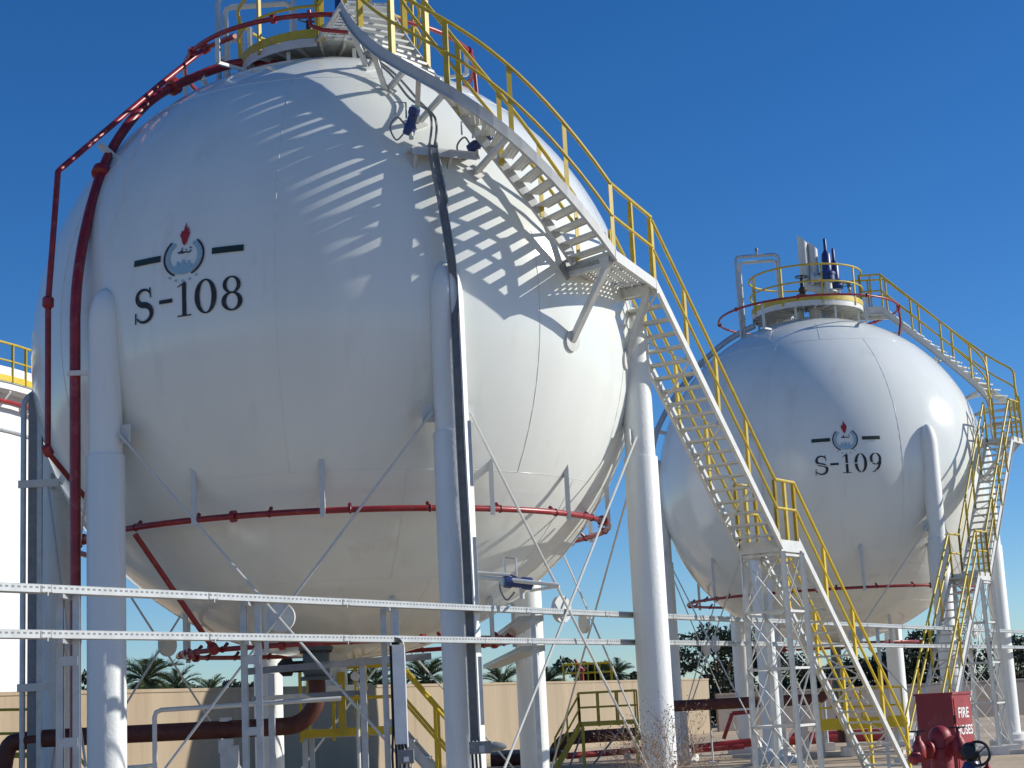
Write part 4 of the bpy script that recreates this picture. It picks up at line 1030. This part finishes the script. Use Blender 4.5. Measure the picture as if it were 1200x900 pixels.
# pipe cluster at the left frame edge
Yp = 26.5
t = thing('conduit_riser', V((at(30, 700, Yp).x, Yp, 0)), 'grey conduit risers and square post at the left frame edge', 'conduit')
xa = at(27, 640, Yp).x; xb = at(40, 640, Yp).x; zt_ = at(36, 462, Yp).z
part(lambda b: b.tube([V((xa, Yp, 0)), V((xa, Yp, zt_-.16)), V((xa+.05, Yp, zt_-.06)), V((xa+.18, Yp+.1, zt_+.08)), V((xa+.30, Yp+.3, zt_+.1))], .045, 10), 'conduit', 'galv', t)
part(lambda b: b.box(V((xb, Yp+.05, zt_/2)), (.19, .14, zt_)), 'post', 'galv_dark', t)
part(lambda b: b.box(V((xb+.09, Yp-.0, zt_/2)), (.07, .1, zt_)), 'post', 'galv', t)
part(lambda b: [b.bar(V((xa-.06, Yp-.06, z)), V((xb+.42, Yp-.06, z+.0)), .05, .12) for z in (at(30, 568, Yp).z, at(30, 806, Yp).z)], 'clamp', 'steel_white', t)
t = thing('yellow_stair', V((at(20, 860, 30.5).x, 31, 0)), 'yellow stair rails low behind the brown pipe elbow at far left', 'stair')
s0 = at(-20, 830, 30.8); s1 = at(110, 905, 30.8)
s0 = V((s0.x, 30.6, s0.z)); s1 = V((s1.x, 30.6, .02))
part(lambda b: (b.tube([at(-10, 832, 30.6), at(58, 831, 30.6)], .025, 8), b.tube([at(-10, 860, 30.6), at(45, 859, 30.6)], .025, 8)), 'rail', 'yellow', t)
part(lambda b: (b.bar(at(40, 835, 30.6), at(62, 900, 30.6), .03, .05), b.bar(at(0, 885, 30.6), at(60, 885, 30.6), .03, .1), b.bar(at(88, 880, 30.6), at(105, 905, 30.6), .03, .05)), 'brace', 'yellow', t)
for px in (-5, 25, 52): 
    q = at(px, 832, 30.6); b = MB(); b.box(V((q.x, q.y, q.z/2)), (.05, .05, q.z)); b.build('post', 'yellow', t)
# ladder behind back-left leg
lx = at(49, 640, 30.0).x
t = thing('caged_ladder', V((lx, 30.0, 0)), 'white ladder standing between the storage tank and the back left leg', 'ladder')
part(lambda b: [b.box(V((lx+s*.2, 30.0, 3.2)), (.06, .05, 6.4)) for s in (-1, 1)], 'rail', 'steel_white', t)
part(lambda b: [b.bar(V((lx-.2, 30.0, .25+.28*k)), V((lx+.2, 30.0, .25+.28*k)), .03, .03) for k in range(22)], 'rung', 'steel_white', t)

# ------------------------------------------------------------------ fire hose box, hydrant, wheel valve
Yb = 19.5
tl = at(1075, 813.5, Yb); cr_ = at(1115, 814, Yb-.2)
yaw = rad(-38); fx_ = V((math.cos(yaw), math.sin(yaw), 0)); sx_ = V((-math.sin(yaw), math.cos(yaw), 0))   # front axis, depth axis
zt_ = cr_.z; corner = V((cr_.x, cr_.y, 0))
wf, wd = .44, .50; zb = .25
t = thing('fire_hose_box', V((corner.x, corner.y, 0)), 'tall red box lettered FIRE HOSES at the lower right', 'hose box')
cen = corner-fx_*(wf/2)+sx_*(wd/2)
part(lambda b: b.box(cen+V((0, 0, (zt_+zb)/2)), (wf, wd, zt_-zb), (fx_, sx_, V((0, 0, 1)))), 'cabinet', 'red_fire', t)
part(lambda b: b.box(cen+V((0, 0, zt_+.012)), (wf+.03, wd+.03, .024), (fx_, sx_, V((0, 0, 1)))), 'lid', 'red_fire', t)
part(lambda b: b.box(cen+fx_*(wf/2+.004)+V((0, 0, (zt_+zb)/2)), (.008, wd-.06, zt_-zb-.08), (fx_, sx_, V((0, 0, 1)))), 'door', 'red_fire', t)
part(lambda b: [b.box(cen+fx_*(sx*(wf/2-.03))+sx_*(sy*(wd/2-.03))+V((0, 0, zb/2)), (.05, .05, zb), (fx_, sx_, V((0, 0, 1)))) for sx in (-1, 1) for sy in (-1, 1)], 'cabinet_leg', 'red_dark', t)
part(lambda b: b.box(cen+fx_*(wf/2+.016)+sx_*(wd/2-.07)+V((0, 0, 1.0)), (.022, .03, .10), (fx_, sx_, V((0, 0, 1)))), 'latch', 'galv_dark', t)
for zz_ in (.55, 1.35): part(lambda b: b.cyl(cen+fx_*(wf/2+.01)-sx_*(wd/2-.02)+V((0, 0, zz_)), cen+fx_*(wf/2+.01)-sx_*(wd/2-.02)+V((0, 0, zz_+.09)), .012, n=8), 'hinge', 'red_dark', t)
def text_obj(txt, size, mw, name, m, parent, boldx=.02):
    cu = bpy.data.curves.new(name, 'FONT'); cu.body = txt; cu.size = size; cu.align_x = 'CENTER'; cu.align_y = 'CENTER'; cu.extrude = .001; cu.offset = boldx*size
    tmp = bpy.data.objects.new('tmp_text', cu); col.objects.link(tmp)
    dg = bpy.context.evaluated_depsgraph_get(); me = bpy.data.meshes.new_from_object(tmp.evaluated_get(dg))
    bpy.data.objects.remove(tmp); me.materials.clear(); me.materials.append(MATS[m]); me.name = name
    o = bpy.data.objects.new(name, me); col.objects.link(o); o.parent = parent
    o.matrix_world = Matrix.Translation(-ORG[parent.name]) @ mw if False else mw
    o.matrix_parent_inverse = Matrix.Identity(4)
    o.matrix_basis = Matrix.Translation(-ORG[parent.name]) @ mw
    return o
def face_mw(p, X, Z, N_):
    mw = Matrix.Identity(4)
    for i in range(3): mw[i][0] = X[i]; mw[i][1] = Z[i]; mw[i][2] = N_[i]; mw[i][3] = p[i]
    return mw
fcen = cen+fx_*(wf/2+.011)
sc_x = 1.0
text_obj('FIRE', .16, face_mw(fcen+V((0, 0, zt_-.21)), sx_, V((0, 0, 1)), fx_), 'lettering', 'white_letter', t)
text_obj('HOSES', .145, face_mw(fcen+V((0, 0, zt_-.40)), sx_, V((0, 0, 1)), fx_), 'lettering', 'white_letter', t)
Yh = 16.0
hx = at(1103, 880, Yh).x; htop = at(1103, 850, Yh).z
t = thing('fire_hydrant', V((hx, Yh, 0)), 'red domed hydrant standpipe with two side valves in front of the red box', 'hydrant')
hb = V((hx, Yh, 0)); rr = .105
part(lambda b: b.lathe(hb, [(.2, 0), (.2, .05), (rr, .06), (rr, htop-.10)]+[(rr*math.cos(rad(q)), htop-.10+.10*math.sin(rad(q))) for q in (20, 40, 60, 75, 88)], 28), 'standpipe', 'red_fire', t)
part(lambda b: b.lathe(hb, [(rr+.002, htop-.22), (rr+.006, htop-.21), (rr+.002, htop-.20)], 28), 'collar', 'red_dark', t)
def side_valve(s, dz):
    fl = hb+V((s*(rr-.02*(s > 0)), -.02, htop-.19+dz)); X = V((s*.75, -.66, 0)).normalized() if s < 0 else V((.22, -1, 0)).normalized()
    part(lambda b: (b.lathe(fl, [(.04, -.04), (.04, .05), (.095, .055), (.095, .078), (.05, .082), (.045, .14)], 20, X)), 'flange', 'red_fire', t)
    vb_ = fl+X*.17
    v = part(lambda b: b.lathe(vb_+V((0, 0, -.11)), [(.045, 0), (.058, .03), (.062, .08), (.062, .14), (.045, .18), (.028, .20), (.024, .24)], 18), 'side_valve', 'red_fire', t)
    part(lambda b: b.lathe(vb_+X*.02+V((0, 0, -.02)), [(.04, 0), (.052, .06), (.055, .11), (.04, .12)], 16, (X*.8+V((0, 0, -.6))).normalized()), 'hose_outlet', 'red_fire', v)
    part(lambda b: (b.cyl(vb_+V((0, 0, .11)), vb_+V((0, 0, .17)), .012, n=8), b.bar(vb_+V((-.075, 0, .17)), vb_+V((.075, 0, .17)), .022, .014)), 'handle', 'black', v)
side_valve(-1, -.02); side_valve(1, -.0)
wv = at(1147, 884, 15.6)
t = thing('wheel_valve', V((wv.x, wv.y, 0)), 'dark handwheel valve with blue neck at the bottom right', 'valve')
wa = V((-.35, -.9, .15)).normalized(); 
part(lambda b: b.lathe(V((wv.x-.06, wv.y+.06, 0)), [(.12, 0), (.12, .06), (.05, .08), (.05, wv.z-.22), (.09, wv.z-.20), (.09, wv.z-.12), (.06, wv.z-.06)], 16), 'neck', 'blue', t)
part(lambda b: b.lathe(V((wv.x-.06, wv.y+.04, wv.z+.02)), [(.03, -.12), (.085, -.1), (.085, .06), (.05, .1)], 16, wa), 'gearbox', 'black', t)
part(lambda b: (b.ring(wv+wa*.06, .105, .014, 28, 8, wa), [b.bar(wv+wa*.06, wv+wa*.06+V((.10*math.cos(rad(q))*.95, -.10*math.cos(rad(q))*.37, .10*math.sin(rad(q)))), .018, .012) for q in (40, 160, 280)], b.cyl(wv-wa*.02, wv+wa*.09, .018)), 'handwheel', 'black', t)
part(lambda b: b.tube([V((wv.x-.02, wv.y, .02)), V((wv.x-.02, wv.y, wv.z-.16)), V((wv.x+.06, wv.y-.02, wv.z-.10)), V((wv.x+.10, wv.y, wv.z-.2))], .035, 10), 'red_pipe', 'red_fire', t)

# ------------------------------------------------------------------ ground details
def kerb(x0, y0, x1, y1, label):
    a = atz(x0, y0, .06); c = atz(x1, y1, .06); b = MB(); a.z = c.z = .05; b.bar(a, c, .18, .12); o = b.build('concrete_kerb', 'concrete'); tag(o, label, 'kerb', 'low concrete kerbs on the yard')
kerb(860, 886, 1060, 881, 'nearest low concrete kerb crossing the yard below the farther tank')
kerb(820, 877, 930, 873, 'farther low concrete kerb left of the farther tank')
kerb(1120, 884, 1230, 879, 'low concrete kerb at the right edge of the yard')

# ------------------------------------------------------------------ vegetation
def frond_mesh(L, droop, rng, m):
    b = MB(); n = 9; pts = []
    for i in range(n+1):
        s = i/n; pts.append(V((L*s*(1-.18*s), 0, L*(.55*s-droop*s*s))))
    b.tube(pts, .02, 4, radii=[.028*(1-.8*i/n)+.004 for i in range(n+1)])
    for i in range(1, n*5):
        s = i/(n*5); k = min(n-1, int(s*n)); p = pts[k].lerp(pts[k+1], s*n-k)
        if s < .15: continue
        l = .62*math.sin(math.pi*min(1, .18+s*.82))*.9+.08
        for sd_ in (-1, 1):
            d = V((.55+.2*rng.random(), sd_*(.8), .25+.3*rng.random()-.35*s)).normalized()*l*(.8+.4*rng.random())
            w_ = V((.028, 0, .0))
            b.face([p-w_, p+w_, p+d])
    me_o = b.build('frond', m, None, False, origin=(0, 0, 0)); me = me_o.data; bpy.data.objects.remove(me_o); return me
rng = random.Random(3)
FR = [frond_mesh(2.3, .75, rng, 'frond'), frond_mesh(2.2, .45, rng, 'frond'), frond_mesh(2.0, 1.05, rng, 'frond'), frond_mesh(1.9, 1.35, rng, 'frond_dry')]
def palm(px, py, Y, s, label, nf=46):
    top = at(px, py, Y); base = V((top.x, top.y, 0))
    t = thing('palm_tree', base, label, 'palm tree', 'palms behind the beige wall')
    b = MB(); n = 14; pts = [base+V((.1*math.sin(i*.5), .06*math.cos(i), top.z*i/n)) for i in range(n+1)]
    b.tube(pts, .2, 10, radii=[.24*s*(1+.12*(i % 2)) for i in range(n+1)]); b.build('trunk', 'bark', t, S)
    r = random.Random(int(px))
    for i in range(nf):
        k = i/nf; tilt = rad(68-125*k+r.uniform(-10, 10)); az = i*2.39996+r.uniform(-.25, .25)
        me = FR[3] if k > .88 else FR[r.choice((0, 1, 2)) if k > .3 else 1]
        o = bpy.data.objects.new('frond', me); col.objects.link(o); o.parent = t
        sc_ = s*r.uniform(.8, 1.1)
        o.matrix_basis = Matrix.Translation(top-base) @ Matrix.Rotation(az, 4, 'Z') @ Matrix.Rotation(-tilt+rad(25), 4, 'Y') @ Matrix.Rotation(r.uniform(-.5, .5), 4, 'X') @ Matrix.Scale(sc_, 4)
palm(170, 797, 78, .95, 'tall palm close to the left leg, above the beige wall')
palm(207, 806, 84, .72, 'lower palm right of the left leg, below the white disc')
palm(246, 812, 92, .62, 'small palm with upright fronds left of the second tray post')
palm(385, 800, 88, .8, 'palm half hidden behind the dark bottom valve')
palm(440, 800, 86, .8, 'palm between the yellow rails and the tall cable cover')
palm(498, 797, 80, .85, 'palm just left of the middle leg, above the wall')
palm(588, 802, 92, .8, 'palm in the gap right of the middle leg')
palm(640, 800, 95, .75, 'palm right of the back leg, at the left of the far hedge')
palm(722, 792, 95, .62, 'palm behind the yellow monitor platform')

def leaf_crown(blobs, n, size, rng):
    b = MB()
    for _ in range(n):
        c, r = rng.choices(blobs, weights=[q[1]**2 for q in blobs])[0]
        d = V((rng.gauss(0, 1), rng.gauss(0, 1), rng.gauss(0, 1))).normalized()*(r*rng.uniform(.55, 1.0)**.6*rng.uniform(.75, 1.08))
        p = c+V((d.x, d.y, d.z*.85)); u_ = V((rng.gauss(0, 1), rng.gauss(0, 1), rng.gauss(0, 1))).normalized(); v_ = u_.cross(V((rng.gauss(0, 1), rng.gauss(0, 1), rng.gauss(0, 1)))).normalized()
        s = size*rng.uniform(.5, 1.3); b.face([p-u_*s, p+v_*s*.5, p+u_*s, p-v_*s*.5])
    return b
def tree(px, ptop, wpx, Y, label, n=4500, m='leaf', seed=1, dens=7, name='broadleaf_tree'):
    r = random.Random(seed); top = at(px, ptop, Y); k = Y/FPX; W = wpx*k; base = V((top.x, top.y, 0)); H = top.z
    t = thing(name, base, label, 'tree', 'trees behind the walls')
    blobs = []
    for i in range(dens):
        z = H*(.12+.83*r.random()); f = 1-.5*abs(z/H-.55); rr = W*.24*r.uniform(.7, 1.2)
        blobs.append((V((base.x+r.uniform(-.5, .5)*W*.8*f, base.y+r.uniform(-.3, .3)*W, min(z, H-rr*.8))), rr))
    blobs.append((V((base.x, base.y, H-W*.2)), W*.2)); blobs += [(V((base.x+u_*W*.3, base.y, H*.22)), W*.22) for u_ in (-1, 0, 1)]
    b = MB(); b.tube([base, base+V((.1, 0, H*.3)), base+V((0, .1, H*.6))], .2, 8, radii=[.02*H+.08, .017*H+.06, .04])
    for c, _ in blobs: b.tube([base+V((.05, .05, H*.32)), (base+V((0, 0, H*.42))).lerp(c, .5), c], .05, 5, radii=[.07, .05, .02])
    b.build('trunk', 'bark', t, S)
    leaf_crown(blobs, n, .13, r).build('crown', m, t)
    return t
tree(838, 730, 105, 95, 'big dark bushy tree between the right leg and the farther tank', 9000, 'leaf_dark', 5, 11)
tree(880, 752, 81, 97, 'dark tree behind the lattice tower', 6000, 'leaf_dark', 6, 8)
tree(930, 760, 94, 100, 'dark tree behind the long stair foot', 6000, 'leaf_dark', 8, 8)
tree(985, 765, 94, 100, 'dark tree under the middle of the farther tank', 6000, 'leaf_dark', 9, 8)
tree(1030, 762, 81, 100, 'dark tree left of the back leg of the farther tank', 5000, 'leaf_dark', 10, 8)
tree(1075, 736, 83, 98, 'dark tree between the farther tank and its stair', 7000, 'leaf_dark', 11, 9)
tree(1125, 745, 89, 100, 'dark tree behind the farther stair tower', 6000, 'leaf_dark', 12, 8)
tree(1185, 742, 81, 100, 'dark tree at the right edge of the picture', 5000, 'leaf_dark', 13, 8)
tree(660, 768, 58, 96, 'round green tree behind the red fire monitor', 4000, 'leaf', 14, 7)
tree(695, 776, 58, 98, 'green tree right of the red fire monitor', 4000, 'leaf', 15, 7)
tree(620, 782, 62, 98, 'green tree behind the back leg of the near tank', 3500, 'leaf', 16, 7)
tree(745, 785, 44, 98, 'green tree left of the right leg, above the wall', 3000, 'leaf', 17, 6)
tree(540, 790, 46, 96, 'green bush-like tree behind the middle leg', 3000, 'leaf', 18, 6)
tree(105, 782, 60, 92, 'dark tree seen in the gap left of the left leg', 3000, 'leaf_dark', 19, 6)
tree(405, 786, 60, 96, 'dark tree behind the bottom valve of the near tank', 3500, 'leaf_dark', 20, 6)
tree(285, 795, 60, 96, 'low dark tree above the shaded part of the beige wall', 3000, 'leaf_dark', 22, 6)
tree(205, 799, 60, 99, 'low dark bush behind the palms at the left', 3000, 'leaf_dark', 23, 6)

# dry bush in front of the right leg
bb = atz(775, 905, 0); bb = at(786, 955, 25.4); bb.z = 0
t = thing('dry_bush', bb, 'leafless dry brown bush in front of the right leg', 'bush')
r = random.Random(11)
b = MB(); lf = MB()
def branch(p, d, l, rad_, lev):
    pts = [p]; 
    for i in range(4):
        d = (d+V((r.gauss(0, .16), r.gauss(0, .16), r.gauss(.02, .1)))).normalized(); pts.append(pts[-1]+d*l/4)
    b.tube(pts, rad_, 4, radii=[rad_*(1-.18*i) for i in range(5)])
    if lev < 3:
        for k in range(4 if lev < 2 else 3):
            branch(pts[r.randint(1, 4)], (d+V((r.gauss(0, .42), r.gauss(0, .42), r.gauss(.1, .3)))).normalized(), l*.55, rad_*.6, lev+1)
    else:
        for k in range(2):
            q = pts[-1]+V((r.gauss(0, .03), r.gauss(0, .03), r.gauss(0, .03))); u_ = V((r.gauss(0, 1), r.gauss(0, 1), r.gauss(0, 1))).normalized()*.016; v_ = u_.cross(V((.3, .5, .8))).normalized()*.012
            lf.face([q-u_, q+v_, q+u_, q-v_])
for i in range(13):
    a = r.uniform(0, 6.28); branch(bb+V((.15*math.cos(a), .15*math.sin(a), 0)), V((.33*math.cos(a), .33*math.sin(a), 1)).normalized(), .95, .010, 0)
b.build('stems', 'twig', t); lf.build('dry_leaves', 'twig', t)
